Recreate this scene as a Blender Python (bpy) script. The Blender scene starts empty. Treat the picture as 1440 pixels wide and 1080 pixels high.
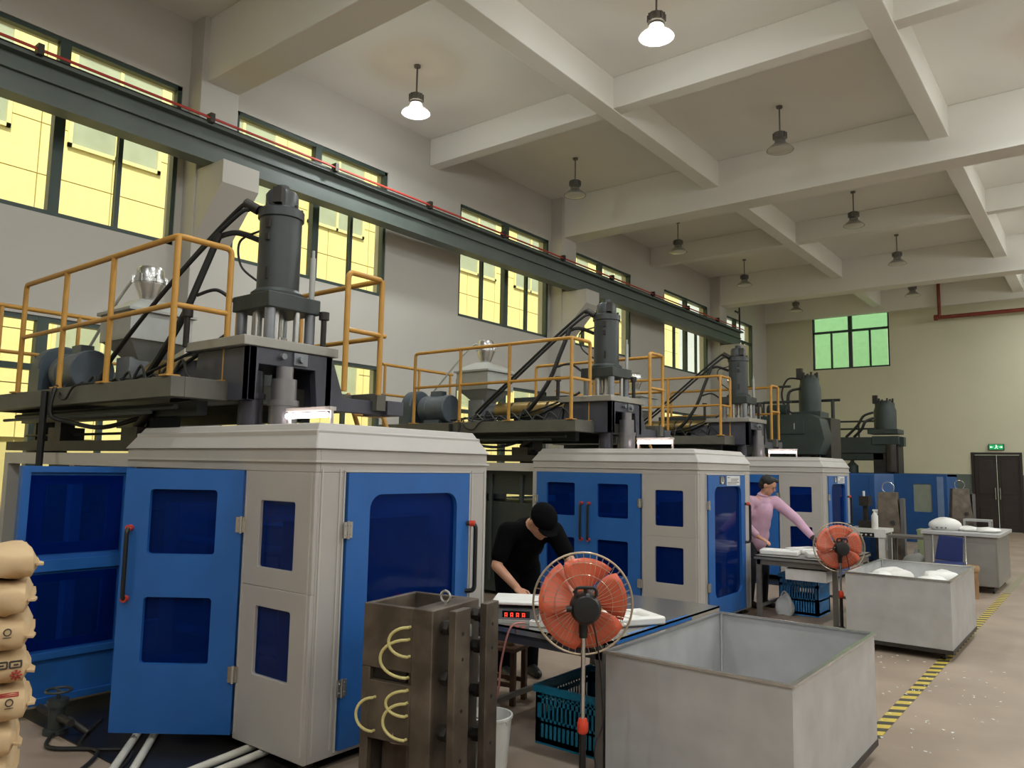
import bpy, bmesh, math, random
from math import sin, cos, pi, radians, sqrt
from mathutils import Vector, Matrix

random.seed(7)
scene = bpy.context.scene
COL = scene.collection

# ------------------------------------------------------------------ camera
cam_data = bpy.data.cameras.new('camera')
cam_data.sensor_fit = 'HORIZONTAL'
cam_data.sensor_width = 36.0
cam_data.lens = 27.0
cam_data.clip_end = 300
camera = bpy.data.objects.new('camera', cam_data)
COL.objects.link(camera)
YAW, PITCH, ROLL = radians(38.05), radians(6.16), radians(1.05)
_F = Vector((-sin(YAW) * cos(PITCH), cos(YAW) * cos(PITCH), sin(PITCH)))
_R = Vector((cos(YAW), sin(YAW), 0))
_U = _R.cross(_F)
_r = _R * cos(ROLL) + _U * sin(ROLL)
_u = -_R * sin(ROLL) + _U * cos(ROLL)
camera.matrix_world = Matrix(((_r.x, _u.x, -_F.x, 0), (_r.y, _u.y, -_F.y, 0), (_r.z, _u.z, -_F.z, 1.65), (0, 0, 0, 1)))
scene.camera = camera

# ------------------------------------------------------------------ world, sun, exposure
world = bpy.data.worlds.new('world')
scene.world = world
world.use_nodes = True
_bg = world.node_tree.nodes['Background']
_sky = world.node_tree.nodes.new('ShaderNodeTexSky')
_sky.sky_type = 'HOSEK_WILKIE'
_sky.turbidity = 6.0
_sky.ground_albedo = 0.4
_sky.sun_direction = Vector((0.55, -0.25, 0.75)).normalized()
_haze = world.node_tree.nodes.new('ShaderNodeMixRGB')      # bright hazy overcast over the blue
_haze.inputs[0].default_value = 0.6
_haze.inputs[2].default_value = (0.95, 0.97, 0.96, 1)
world.node_tree.links.new(_sky.outputs[0], _haze.inputs[1])
world.node_tree.links.new(_haze.outputs[0], _bg.inputs[0])
_bg.inputs[1].default_value = 1.5
sun_data = bpy.data.lights.new('sun', 'SUN')
sun_data.energy = 4.9
sun_data.angle = radians(4)
sun_data.color = (1.0, 0.95, 0.86)
sun = bpy.data.objects.new('sun', sun_data)
COL.objects.link(sun)
sun.rotation_euler = Vector((0.55, -0.25, 0.85)).to_track_quat('Z', 'Y').to_euler()
sun.location = (6, -4, 20)
LAMP_W = 46.0             # each lit high-bay lamp, downward through the lens
LAMP_SIDE = 27.0          # and all round through its clear shade
scene.view_settings.view_transform = 'Standard'
scene.view_settings.look = 'None'
scene.view_settings.gamma = 1.0
scene.view_settings.use_curve_mapping = False
scene.view_settings.exposure = 0.34
try:
    scene.cycles.use_denoising = True
    scene.cycles.max_bounces = 8
    scene.cycles.diffuse_bounces = 4
    scene.cycles.transparent_max_bounces = 12
    scene.cycles.caustics_reflective = False
    scene.cycles.caustics_refractive = False
    scene.cycles.sample_clamp_indirect = 4.0
except Exception:
    pass

# ------------------------------------------------------------------ materials
def lin(h):
    h = h.lstrip('#')
    out = []
    for i in (0, 2, 4):
        c = int(h[i:i + 2], 16) / 255
        out.append(c / 12.92 if c <= 0.04045 else ((c + 0.055) / 1.055) ** 2.4)
    return (*out, 1)

MATS = {}
def mat(name, hexc, rough=0.6, metal=0.0, var=0.06, scale=6.0, bump=0.0, bscale=40.0, spec=0.5, hex2=None, stretch=None):
    if name in MATS:
        return MATS[name]
    m = bpy.data.materials.new(name)
    m.use_nodes = True
    nt = m.node_tree
    b = nt.nodes['Principled BSDF']
    b.inputs['Roughness'].default_value = rough
    b.inputs['Metallic'].default_value = metal
    b.inputs['Specular IOR Level'].default_value = spec
    c = lin(hexc)
    tc = nt.nodes.new('ShaderNodeTexCoord')
    src = tc.outputs['Object']
    if stretch:
        mp = nt.nodes.new('ShaderNodeMapping')
        mp.inputs['Scale'].default_value = stretch
        nt.links.new(src, mp.inputs[0]); src = mp.outputs[0]
    n = nt.nodes.new('ShaderNodeTexNoise')
    n.inputs['Scale'].default_value = scale
    n.inputs['Detail'].default_value = 5
    nt.links.new(src, n.inputs['Vector'])
    r = nt.nodes.new('ShaderNodeValToRGB')
    if hex2:
        d = lin(hex2)
        lo, hi = c, d
        r.color_ramp.elements[0].position = 0.38
        r.color_ramp.elements[1].position = 0.68
    else:
        lo = tuple(max(0, x * (1 - var)) for x in c[:3]) + (1,)
        hi = tuple(min(1, x * (1 + var)) for x in c[:3]) + (1,)
        r.color_ramp.elements[0].position = 0.3
        r.color_ramp.elements[1].position = 0.7
    r.color_ramp.elements[0].color = lo
    r.color_ramp.elements[1].color = hi
    nt.links.new(n.outputs['Fac'], r.inputs[0])
    nt.links.new(r.outputs[0], b.inputs['Base Color'])
    if bump:
        n2 = nt.nodes.new('ShaderNodeTexNoise')
        n2.inputs['Scale'].default_value = bscale
        n2.inputs['Detail'].default_value = 4
        nt.links.new(src, n2.inputs['Vector'])
        bp = nt.nodes.new('ShaderNodeBump')
        bp.inputs['Strength'].default_value = bump
        bp.inputs['Distance'].default_value = 0.01
        nt.links.new(n2.outputs['Fac'], bp.inputs['Height'])
        nt.links.new(bp.outputs[0], b.inputs['Normal'])
    MATS[name] = m
    return m

def glass(name, tint, refl=0.12, rough=0.03, diffuse_col=None):
    """thin coloured sheet: tinted see-through plus a surface reflection"""
    if name in MATS:
        return MATS[name]
    m = bpy.data.materials.new(name)
    m.use_nodes = True
    nt = m.node_tree
    nt.nodes.remove(nt.nodes['Principled BSDF'])
    out = nt.nodes['Material Output']
    t = nt.nodes.new('ShaderNodeBsdfTransparent')
    t.inputs[0].default_value = (*tint, 1)
    g = nt.nodes.new('ShaderNodeBsdfGlossy')
    g.inputs['Roughness'].default_value = rough
    fr = nt.nodes.new('ShaderNodeLayerWeight')
    fr.inputs[0].default_value = 0.5
    pw = nt.nodes.new('ShaderNodeMath'); pw.operation = 'POWER'
    pw.inputs[1].default_value = 4.0
    nt.links.new(fr.outputs['Facing'], pw.inputs[0])
    ad = nt.nodes.new('ShaderNodeMath'); ad.operation = 'MULTIPLY_ADD'; ad.use_clamp = True
    ad.inputs[1].default_value = 0.85
    ad.inputs[2].default_value = refl * 0.6
    nt.links.new(pw.outputs[0], ad.inputs[0])
    mx = nt.nodes.new('ShaderNodeMixShader')
    nt.links.new(ad.outputs[0], mx.inputs[0])
    nt.links.new(t.outputs[0], mx.inputs[1])
    nt.links.new(g.outputs[0], mx.inputs[2])
    last = mx
    if diffuse_col:
        df = nt.nodes.new('ShaderNodeBsdfDiffuse')
        df.inputs[0].default_value = (*diffuse_col, 1)
        m2 = nt.nodes.new('ShaderNodeMixShader')
        m2.inputs[0].default_value = 0.25
        nt.links.new(mx.outputs[0], m2.inputs[1])
        nt.links.new(df.outputs[0], m2.inputs[2])
        last = m2
    nt.links.new(last.outputs[0], out.inputs['Surface'])
    MATS[name] = m
    return m

def emit(name, hexc, strength):
    if name in MATS:
        return MATS[name]
    m = bpy.data.materials.new(name)
    m.use_nodes = True
    b = m.node_tree.nodes['Principled BSDF']
    b.inputs['Base Color'].default_value = lin(hexc)
    b.inputs['Emission Color'].default_value = lin(hexc)
    b.inputs['Emission Strength'].default_value = strength
    MATS[name] = m
    return m

def two_tone(name, low, high, z, rough=0.7, low_rough=0.35):
    """wall paint: one colour up to height z (object space), another above"""
    m = mat(name, high, rough, var=0.03, scale=0.8, bump=0.05, bscale=30)
    nt = m.node_tree
    b = nt.nodes['Principled BSDF']
    ramp = [n for n in nt.nodes if n.type == 'VALTORGB'][0]
    tc = [n for n in nt.nodes if n.type == 'TEX_COORD'][0]
    sp = nt.nodes.new('ShaderNodeSeparateXYZ')
    nt.links.new(tc.outputs['Object'], sp.inputs[0])
    lt = nt.nodes.new('ShaderNodeMath'); lt.operation = 'LESS_THAN'; lt.inputs[1].default_value = z
    nt.links.new(sp.outputs[2], lt.inputs[0])
    mx = nt.nodes.new('ShaderNodeMixRGB')
    mx.inputs[2].default_value = lin(low)
    nt.links.new(lt.outputs[0], mx.inputs[0])
    nt.links.new(ramp.outputs[0], mx.inputs[1])
    nt.links.new(mx.outputs[0], b.inputs['Base Color'])
    return m

# ------------------------------------------------------------------ mesh builder
class MB:
    def __init__(self):
        self.v, self.f, self.m = [], [], []
        self.c = 0
    def mi(self, i):
        self.c = i
        return self
    def _add(self, vs, fs):
        o = len(self.v)
        self.v += [tuple(p) for p in vs]
        for f in fs:
            self.f.append(tuple(i + o for i in f)); self.m.append(self.c)
        return self
    def box(self, x0, y0, z0, x1, y1, z1):
        x0, x1 = sorted((x0, x1)); y0, y1 = sorted((y0, y1)); z0, z1 = sorted((z0, z1))
        vs = [(x, y, z) for z in (z0, z1) for y in (y0, y1) for x in (x0, x1)]
        return self._add(vs, [(0, 2, 3, 1), (4, 5, 7, 6), (0, 1, 5, 4), (2, 6, 7, 3), (0, 4, 6, 2), (1, 3, 7, 5)])
    def obox(self, c, s, rz=0.0, ry=0.0, rx=0.0):
        M = Matrix.Translation(c) @ Matrix.Rotation(rz, 4, 'Z') @ Matrix.Rotation(ry, 4, 'Y') @ Matrix.Rotation(rx, 4, 'X')
        vs = [M @ Vector((x * s[0] / 2, y * s[1] / 2, z * s[2] / 2)) for z in (-1, 1) for y in (-1, 1) for x in (-1, 1)]
        return self._add(vs, [(0, 2, 3, 1), (4, 5, 7, 6), (0, 1, 5, 4), (2, 6, 7, 3), (0, 4, 6, 2), (1, 3, 7, 5)])
    def frustum(self, a, z0, b, z1):
        """a, b = (x0,y0,x1,y1) at z0 and z1"""
        vs = [(a[0], a[1], z0), (a[2], a[1], z0), (a[2], a[3], z0), (a[0], a[3], z0),
              (b[0], b[1], z1), (b[2], b[1], z1), (b[2], b[3], z1), (b[0], b[3], z1)]
        return self._add(vs, [(3, 2, 1, 0), (4, 5, 6, 7), (0, 1, 5, 4), (1, 2, 6, 5), (2, 3, 7, 6), (3, 0, 4, 7)])
    def _frame(self, d):
        d = Vector(d).normalized()
        a = Vector((0, 0, 1)) if abs(d.z) < 0.9 else Vector((1, 0, 0))
        u = d.cross(a).normalized()
        return u, d.cross(u)
    def cyl(self, p, q, r, r2=None, n=12, cap=True):
        p, q = Vector(p), Vector(q)
        r2 = r if r2 is None else r2
        u, w = self._frame(q - p)
        vs = [p + (u * cos(2 * pi * i / n) + w * sin(2 * pi * i / n)) * r for i in range(n)]
        vs += [q + (u * cos(2 * pi * i / n) + w * sin(2 * pi * i / n)) * r2 for i in range(n)]
        fs = [(i, (i + 1) % n, n + (i + 1) % n, n + i) for i in range(n)]
        if cap:
            fs += [tuple(range(n))[::-1], tuple(range(n, 2 * n))]
        return self._add(vs, fs)
    def tube(self, pts, r, n=8, closed=False, r_end=None):
        pts = [Vector(p) for p in pts]
        k = len(pts)
        tang = []
        for i in range(k):
            a = pts[(i - 1) % k] if (closed or i) else pts[0]
            b = pts[(i + 1) % k] if (closed or i < k - 1) else pts[-1]
            tang.append((b - a).normalized())
        u, w = self._frame(tang[0])
        vs = []
        for i in range(k):
            if i:
                ax = tang[i - 1].cross(tang[i])
                if ax.length > 1e-6:
                    R = Matrix.Rotation(tang[i - 1].angle(tang[i]), 3, ax.normalized())
                    u = R @ u; w = R @ w
            rr = r if r_end is None else r + (r_end - r) * i / (k - 1)
            vs += [pts[i] + (u * cos(2 * pi * j / n) + w * sin(2 * pi * j / n)) * rr for j in range(n)]
        fs = []
        for i in range(k if closed else k - 1):
            i2 = (i + 1) % k
            for j in range(n):
                fs.append((i * n + j, i * n + (j + 1) % n, i2 * n + (j + 1) % n, i2 * n + j))
        if not closed:
            fs += [tuple(range(n))[::-1], tuple(range((k - 1) * n, k * n))]
        return self._add(vs, fs)
    def lathe(self, prof, c=(0, 0, 0), axis=(0, 0, 1), n=24):
        c = Vector(c); ax = Vector(axis).normalized()
        u, w = self._frame(ax)
        vs, fs = [], []
        for (r, h) in prof:
            vs += [c + ax * h + (u * cos(2 * pi * j / n) + w * sin(2 * pi * j / n)) * max(r, 1e-4) for j in range(n)]
        for i in range(len(prof) - 1):
            for j in range(n):
                fs.append((i * n + j, i * n + (j + 1) % n, (i + 1) * n + (j + 1) % n, (i + 1) * n + j))
        if prof[0][0] > 0.002:
            fs.append(tuple(range(n))[::-1])
        if prof[-1][0] > 0.002:
            fs.append(tuple(range((len(prof) - 1) * n, len(prof) * n)))
        return self._add(vs, fs)
    def ell(self, c, r, n=16, k=10, M=None):
        vs, fs = [], []
        c = Vector(c)
        for i in range(k + 1):
            t = pi * i / k
            for j in range(n):
                a = 2 * pi * j / n
                p = Vector((r[0] * sin(t) * cos(a), r[1] * sin(t) * sin(a), r[2] * cos(t)))
                vs.append(c + (M @ p if M else p))
        for i in range(k):
            for j in range(n):
                fs.append((i * n + j, (i + 1) * n + j, (i + 1) * n + (j + 1) % n, i * n + (j + 1) % n))
        return self._add(vs, fs)
    def prism(self, poly, axis, a0, a1):
        """poly in the two other axes (in order x,y,z without axis), extruded from a0 to a1"""
        def P(p, a):
            return {'x': (a, p[0], p[1]), 'y': (p[0], a, p[1]), 'z': (p[0], p[1], a)}[axis]
        k = len(poly)
        vs = [P(p, a0) for p in poly] + [P(p, a1) for p in poly]
        fs = [(i, (i + 1) % k, k + (i + 1) % k, k + i) for i in range(k)] + [tuple(range(k))[::-1], tuple(range(k, 2 * k))]
        return self._add(vs, fs)
    def ring(self, o, i, r, t, axis='y', k=5, off=0.0):
        """plate with a rounded-corner opening. o, i = (u0,v0,u1,v1); thickness t either side of off"""
        def P(p, a):
            return {'x': (a, p[0], p[1]), 'y': (p[0], a, p[1]), 'z': (p[0], p[1], a)}[axis]
        inner, tag = [], []
        rr = r if isinstance(r, (list, tuple)) else (r,) * 4
        cs = [(i[2] - rr[0], i[3] - rr[0], 0), (i[0] + rr[1], i[3] - rr[1], 90), (i[0] + rr[2], i[1] + rr[2], 180), (i[2] - rr[3], i[1] + rr[3], 270)]
        for q, (cx, cy, a0) in enumerate(cs):
            for s in range(k + 1):
                a = radians(a0 + 90 * s / k)
                inner.append((cx + rr[q] * cos(a), cy + rr[q] * sin(a))); tag.append(q)
        oc = [(o[2], o[3]), (o[0], o[3]), (o[0], o[1]), (o[2], o[1])]
        n = len(inner)
        vs = [P(p, off - t) for p in inner] + [P(p, off + t) for p in inner] + [P(p, off - t) for p in oc] + [P(p, off + t) for p in oc]
        fs = []
        for a in range(n):
            b = (a + 1) % n
            fs.append((a, b, n + b, n + a))
            for s, base, ob in ((0, 0, 2 * n), (1, n, 2 * n + 4)):
                if tag[a] == tag[b]:
                    fs.append((base + a, base + b, ob + tag[a]))
                else:
                    fs.append((base + a, base + b, ob + tag[b], ob + tag[a]))
        for q in range(4):
            fs.append((2 * n + q, 2 * n + (q + 1) % 4, 2 * n + 4 + (q + 1) % 4, 2 * n + 4 + q))
        return self._add(vs, fs)
    def mesh(self, name, mats, smooth=True):
        me = bpy.data.meshes.new(name)
        me.from_pydata(self.v, [], self.f)
        for m in (mats if isinstance(mats, (list, tuple)) else [mats]):
            me.materials.append(m)
        me.polygons.foreach_set('material_index', self.m)
        bm = bmesh.new(); bm.from_mesh(me)
        bmesh.ops.recalc_face_normals(bm, faces=bm.faces)
        bm.to_mesh(me); bm.free()
        if smooth:
            me.polygons.foreach_set('use_smooth', [True] * len(me.polygons))
            me.set_sharp_from_angle(angle=radians(38))
        me.update()
        return me
    def build(self, name, mats, parent=None, loc=None, rot=None, bevel=0.0, smooth=True):
        o = bpy.data.objects.new(name, self.mesh(name, mats, smooth))
        COL.objects.link(o)
        if parent is not None:
            o.parent = parent
        if loc is not None:
            o.location = loc
        if rot is not None:
            o.rotation_euler = rot
        if bevel:
            b = o.modifiers.new('bevel', 'BEVEL')
            b.width = bevel; b.segments = 2; b.limit_method = 'ANGLE'; b.angle_limit = radians(50)
        return o

def tag(o, label=None, cat=None, group=None, kind=None):
    if label: o['label'] = label
    if cat: o['category'] = cat
    if group: o['group'] = group
    if kind: o['kind'] = kind
    return o

def thing(name, label, cat, loc=(0, 0, 0), rz=0.0, group=None):
    o = bpy.data.objects.new(name, None)
    o.empty_display_size = 0.1
    COL.objects.link(o)
    o.location = loc
    o.rotation_euler = (0, 0, rz)
    return tag(o, label, cat, group)

def copy_tree(o, parent=None):
    c = o.copy()
    COL.objects.link(c)
    c.parent = parent
    for ch in list(o.children):
        copy_tree(ch, c)
    return c

def like(o, name, parent, loc=(0, 0, 0), rot=(0, 0, 0)):
    c = bpy.data.objects.new(name, o.data)
    COL.objects.link(c)
    c.parent = parent; c.location = loc; c.rotation_euler = rot
    return c

def arc(a, b, c, n=8):
    """quadratic curve points"""
    a, b, c = Vector(a), Vector(b), Vector(c)
    return [a * (1 - t) ** 2 + b * 2 * t * (1 - t) + c * t * t for t in [i / n for i in range(n + 1)]]

def spline(pts, n=6):
    pts = [Vector(p) for p in pts]
    out = []
    for i in range(len(pts) - 1):
        p0 = pts[max(i - 1, 0)]; p1 = pts[i]; p2 = pts[i + 1]; p3 = pts[min(i + 2, len(pts) - 1)]
        for s in range(n):
            t = s / n
            out.append(0.5 * ((2 * p1) + (-p0 + p2) * t + (2 * p0 - 5 * p1 + 4 * p2 - p3) * t * t + (-p0 + 3 * p1 - 3 * p2 + p3) * t ** 3))
    out.append(pts[-1])
    return out

# shared materials
WALL = mat('wall paint warm white', '#c4c0b8', 0.85, var=0.03, scale=0.7, bump=0.04, bscale=25)
CEIL = mat('ceiling paint', '#ebe9e1', 0.9, var=0.03, scale=0.5)
FRAME_G = mat('window frame dark green', '#34453f', 0.45)
GREYP = mat('cabinet grey paint', '#b0aba6', 0.42, var=0.04, scale=3)
BLUEP = mat('machine blue paint', '#2661a8', 0.38, var=0.06, scale=4)
DARKG = mat('dark green grey machine paint', '#343a38', 0.5, var=0.15, scale=5)
OLIVE = mat('olive grey steel', '#5d5c52', 0.55, var=0.15, scale=6)
BLACK = mat('black plastic', '#151515', 0.45)
RUBBER = mat('black rubber hose', '#1c1c1b', 0.55)
YEL = mat('yellow rail paint', '#bf8d3c', 0.45, var=0.08, scale=9)
STEEL = mat('galvanised sheet steel', '#bababa', 0.42, metal=0.25, var=0.1, scale=5, bump=0.02, bscale=8)
STAIN = mat('stainless steel', '#b4b4b0', 0.25, metal=0.9, var=0.05)
SILVER = mat('bright silver steel', '#c8c8c6', 0.25, metal=0.9, var=0.05)
BROWNS = mat('rusty brown mold steel', '#4f453b', 0.5, metal=0.35, var=0.25, scale=5, bump=0.12, bscale=18, hex2='#736759')
DARKS = mat('dark oily steel', '#37332f', 0.5, metal=0.4, var=0.25, scale=8)
WHITEP = mat('white plastic', '#e6e4de', 0.4)
REDP = mat('orange red plastic', '#d6452b', 0.4)
BLUEGL = glass('blue tinted acrylic', (0.09, 0.25, 0.72), 0.02, 0.06, diffuse_col=(0.003, 0.04, 0.25))  # blue diffuse share stands in for a lit interior behind the sheet
WINGL = glass('window glass', (0.96, 0.97, 0.86), 0.05)
# ------------------------------------------------------------------ the hall
XW, YB, ZC = -9.6, 27.0, 7.6          # left wall face, back wall face, slab height
XR, YF_ = 9.6, -10.0
floor_m = mat('worn concrete floor', '#8f7e6e', 0.5, scale=1.3, bump=0.03, bscale=20, hex2='#a18f7e')
fl = MB().box(XW - .3, YF_ - .3, -.2, XR + .3, YB + .3, 0).build('floor', floor_m, smooth=False)
tag(fl, 'worn grey brown concrete factory floor', kind='structure')

# yellow and black hazard tape on the floor, laid as short strips
tape_y = mat('yellow floor tape', '#c8b04a', 0.5, var=0.12, scale=8)
tape_k = mat('black floor tape', '#3a372f', 0.6, var=0.2, scale=8)
tape = thing('floor_tape', 'yellow and black striped hazard tape along the walkway', 'tape', (-1.29, 3.2, 0.001))
t0 = None
for i in range(58):
    y = i * 0.17
    t1 = MB()
    t1.prism([(-.045, 0.0), (.045, 0.05), (.045, 0.14), (-.045, 0.09)], 'z', 0, .002)
    if t0 is None:
        ty = t1.mesh('tape_stripe', tape_y); tk = MB().prism([(-.045, 0.09), (.045, 0.14), (.045, 0.22), (-.045, 0.17)], 'z', 0, .002).mesh('tape_stripe', tape_k); t0 = 1
    for me in (ty, tk):
        o = bpy.data.objects.new('tape_stripe', me); COL.objects.link(o); o.parent = tape; o.location = (0, y, 0)
line_far = MB().box(-1.33, 13.25, 0, -1.25, 26.5, .002).build('floor_line', mat('faded floor line', '#8f8a6c', 0.6))
tag(line_far, 'faded painted floor line continuing past the tape to the door', 'line')

# wall_left with real openings
WIN_Y = [(-2.7, .2), (2.08, 4.98), (5.8, 8.7), (10.57, 13.5), (14.27, 17.17), (19.04, 21.94), (22.76, 25.66)]
UZ = (4.46, 6.64)
LZ = (1.0, 3.27)
def wall_cells(mb, ys, zs, holes, put):
    for a in range(len(ys) - 1):
        for b in range(len(zs) - 1):
            cy, cz = (ys[a] + ys[a + 1]) / 2, (zs[b] + zs[b + 1]) / 2
            if any(h[0] < cy < h[1] and h[2] < cz < h[3] for h in holes):
                continue
            put(ys[a], ys[a + 1], zs[b], zs[b + 1])
holes = [(a, b, *z) for (a, b) in WIN_Y for z in (UZ, LZ)]
ys = sorted({YF_, YB, *[h[0] for h in holes], *[h[1] for h in holes]})
mb = MB()
wall_cells(mb, ys, [0, *LZ, *UZ, 8.0], holes, lambda a, b, c, d: mb.box(XW - .28, a, c, XW, b, d))
wl = mb.build('wall_left', WALL, smooth=False)
tag(wl, 'plain white painted side wall with tall windows', kind='structure')
# columns with corbels, parts of the wall
def corbel_mesh():
    m = MB()
    m.prism([(-.02, 5.46), (.62, 5.46), (.62, 5.16), (-.02, 4.5)], 'y', -.26, .26)
    return m
for cy in (-3.15, 5.35, 13.86, 22.42):
    c = MB().box(XW - .01, cy - .28, 0, XW + .3, cy + .28, 7.6).build('column', WALL, wl, bevel=.008)
    corbel_mesh().build('corbel', WALL, c, loc=(XW + .3, cy, 0))

def make_window(name, y0, y1, z0, z1, tz, axis, at, glassm, label, split=4):
    """aluminium window: fixed top lights over sliding panes. axis 'x': lies in plane x=at"""
    w = thing(name, label, None)
    w['kind'] = 'structure'
    def B(m, a0, b0, a1, b1, d0, d1):
        if axis == 'x': m.box(at + d0, a0, b0, at + d1, a1, b1)
        else: m.box(a0, at + d0, b0, a1, at + d1, b1)
    f = MB()
    t = .055
    for (a0, b0, a1, b1) in ((y0, z0, y1, z0 + t), (y0, z1 - t, y1, z1), (y0, z0, y0 + t, z1), (y1 - t, z0, y1, z1), (y0, tz - .035, y1, tz + .035)):
        B(f, a0, b0, a1, b1, -.05, .05)
    ym = (y0 + y1) / 2
    B(f, ym - .06, z0, ym + .06, z1, -.055, .055)
    f.build('frame', FRAME_G, w)
    qs = [y0 + t, (y0 + ym) / 2, ym - .06], [ym + .06, (ym + y1) / 2, y1 - t]
    low, hi = sorted(((z0 + t, tz - .035), (tz + .035, z1 - t)), key=lambda q: q[1] - q[0], reverse=True)
    for s in qs:
        for k in (0, 1):
            a, b = s[k], s[k + 1]
            m = MB(); B(m, a + .02, low[0], b - .02, low[1], -.004, .004)
            p = m.build('pane', glassm, w)
            m = MB(); off = -.02 if k else .02
            e = b if k == 0 else a
            B(m, e - .028, low[0], e + .028, low[1], off - .015, off + .015)
            m.build('sash', FRAME_G, p)
        m = MB(); B(m, s[0], hi[0], s[2], hi[1], -.004, .004)
        m.build('pane', glassm, w)
    return w
ORD = ['behind the camera', 'nearest, left edge of the picture', 'behind the tall cylinder of the nearest machine', 'third along the side wall', 'behind the second machine cylinder', 'fifth along the side wall', 'last, beside the far corner']
n = 0
for i, (a, b) in enumerate(WIN_Y):
    n += 1
    make_window('window_%d' % n, a, b, *UZ, 5.98, 'x', XW - .07, WINGL, 'upper dark green window, ' + ORD[i])
    n += 1
    make_window('window_%d' % n, a, b, *LZ, 2.68, 'x', XW - .07, WINGL, 'lower dark green window, ' + ORD[i])

# back wall with window and door opening
BWIN = (-8.0, -5.56, 5.13, 7.03)
BDOOR = (-3.34, -2.18, 0.0, 2.27)
back_m = two_tone('back wall paint', '#5c6660', '#cdcab0', 1.68)
mb = MB()
xs = sorted({XW, XR, BWIN[0], BWIN[1], BDOOR[0], BDOOR[1]})
wall_cells(mb, xs, [0, BDOOR[3], BWIN[2], BWIN[3], 8.0], [BWIN, BDOOR], lambda a, b, c, d: mb.box(a, YB, c, b, YB + .28, d))
wb = mb.build('wall_back', back_m, smooth=False)
tag(wb, 'end wall painted pale above and grey green below', kind='structure')
GREENGL = glass('green window glass', (0.62, 0.80, 0.66), 0.05)
n += 1
make_window('window_%d' % n, *BWIN, 6.42, 'y', YB + .1, GREENGL, 'wide green tinted window high in the end wall')
# double door
dm = mat('dark brown door', '#2c211c', 0.45, var=0.15, scale=5)
d = thing('door_1', 'dark brown double door in the end wall', None, (0, 0, 0)); d['kind'] = 'structure'
fr = MB()
fr.box(BDOOR[0] - .07, YB - .03, 0, BDOOR[0], YB + .2, 2.34).box(BDOOR[1], YB - .03, 0, BDOOR[1] + .07, YB + .2, 2.34).box(BDOOR[0], YB - .03, 2.27, BDOOR[1], YB + .2, 2.34)
fr.build('door_frame', dm, d)
xm = (BDOOR[0] + BDOOR[1]) / 2
for (a, b) in ((BDOOR[0], xm - .004), (xm + .004, BDOOR[1])):
    lf = MB().box(a, YB + .04, .01, b, YB + .09, 2.26)
    for (z0, z1) in ((.2, .95), (1.1, 2.1)):
        lf.box(a + .1, YB + .03, z0, b - .1, YB + .045, z1)
    lo = lf.build('door_leaf', dm, d, bevel=.006)
    hx = xm + (.06 if a > xm else -.06)
    MB().cyl((hx, YB - .0, .95), (hx, YB - .0, 1.3), .014).box(hx - .01, YB, .97, hx + .01, YB + .04, .99).box(hx - .01, YB, 1.26, hx + .01, YB + .04, 1.28).build('handle', STAIN, lo)
# right and near walls, out of view, close the hall
wr = MB().box(XR, YF_, 0, XR + .28, YB, 8.0).build('wall_right', WALL, smooth=False); tag(wr, 'white side wall out of view', kind='structure')
wf = MB().box(XW, YF_ - .28, 0, XR, YF_, 8.0).build('wall_front', WALL, smooth=False); tag(wf, 'white end wall behind the camera', kind='structure')
# ceiling slab with its grid of beams
ce = MB().box(XW - .3, YF_ - .3, ZC, XR + .3, YB + .3, ZC + .25).build('ceiling', CEIL, smooth=False)
tag(ce, 'white concrete ceiling with deep beams', kind='structure')
for cy in (-3.15, 5.35, 13.86, 22.42):
    MB().box(XW, cy - .2, 6.7, XR, cy + .28, ZC).build('main_beam', CEIL, ce, bevel=.01)
for cy in (1.3, 9.82, 18.35):
    MB().box(XW, cy - .12, 7.1, XR, cy + .12, ZC).build('cross_beam', CEIL, ce, bevel=.01)
MB().box(XW, 26.8, 6.9, XR, YB, ZC).build('edge_beam', CEIL, ce)
for cx in (-5.87, -1.97, 1.93, 5.83):
    MB().box(cx - .14, YF_, 7.085, cx + .14, YB, ZC).build('long_beam', CEIL, ce, bevel=.01)

# the house across the yard, seen through the side windows
clad = mat('cream cladding panel', '#eadca2', 0.7, var=0.03)
bgl = mat('green grey house window glass', '#a5ad9d', 0.2, var=0.1, scale=2)
bs = thing('neighbouring_building', 'cream clad building with grey windows seen through the side windows', 'building', (-15.0, 0, 0))
MB().box(-3, -8, 0, -.06, 31.2, 11.5).build('wall_core', mat('joint cream core', '#c2b687', 0.8), bs)
bw = []
for k in range(10):
    y = .25 + 2.7 * k
    for z in (3.3, 7.41):
        bw.append((y, y + 1.76, z, z + 1.9))
PW, PH = 1.3, 0.95
panel = MB().box(-.06, .01, .01, 0, PW - .01, PH - .01).mesh('cladding_panel', clad)
for a in range(30):
    for b in range(12):
        y, z = -7.8 + a * PW, b * PH + .1
        if b < 2 or any(w[0] <= y and y + PW <= w[1] and w[2] <= z and z + PH <= w[3] for w in bw): continue
        o = bpy.data.objects.new('cladding_panel', panel); COL.objects.link(o); o.parent = bs; o.location = (0, y, z)
for (y0, y1, z0, z1) in bw:
    f = MB()
    f.box(-.1, y0, z0, .05, y1, z0 + .07).box(-.1, y0, z1 - .07, .05, y1, z1).box(-.1, y0, z0, .05, y0 + .07, z1).box(-.1, y1 - .07, z0, .05, y1, z1).box(-.1, (y0 + y1) / 2 - .03, z0, .05, (y0 + y1) / 2 + .03, z1)
    wf_ = f.build('window', mat('pale house window frame', '#e2d8a8', 0.5), bs)
    MB().box(-.05, y0 + .05, z0 + .05, .02, y1 - .05, z1 - .05).build('pane', bgl, wf_)
yd = MB().box(-19, -12, -.3, XW - .35, 34, -.02).build('yard_ground', mat('yard concrete', '#a9a494', 0.9))
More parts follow.
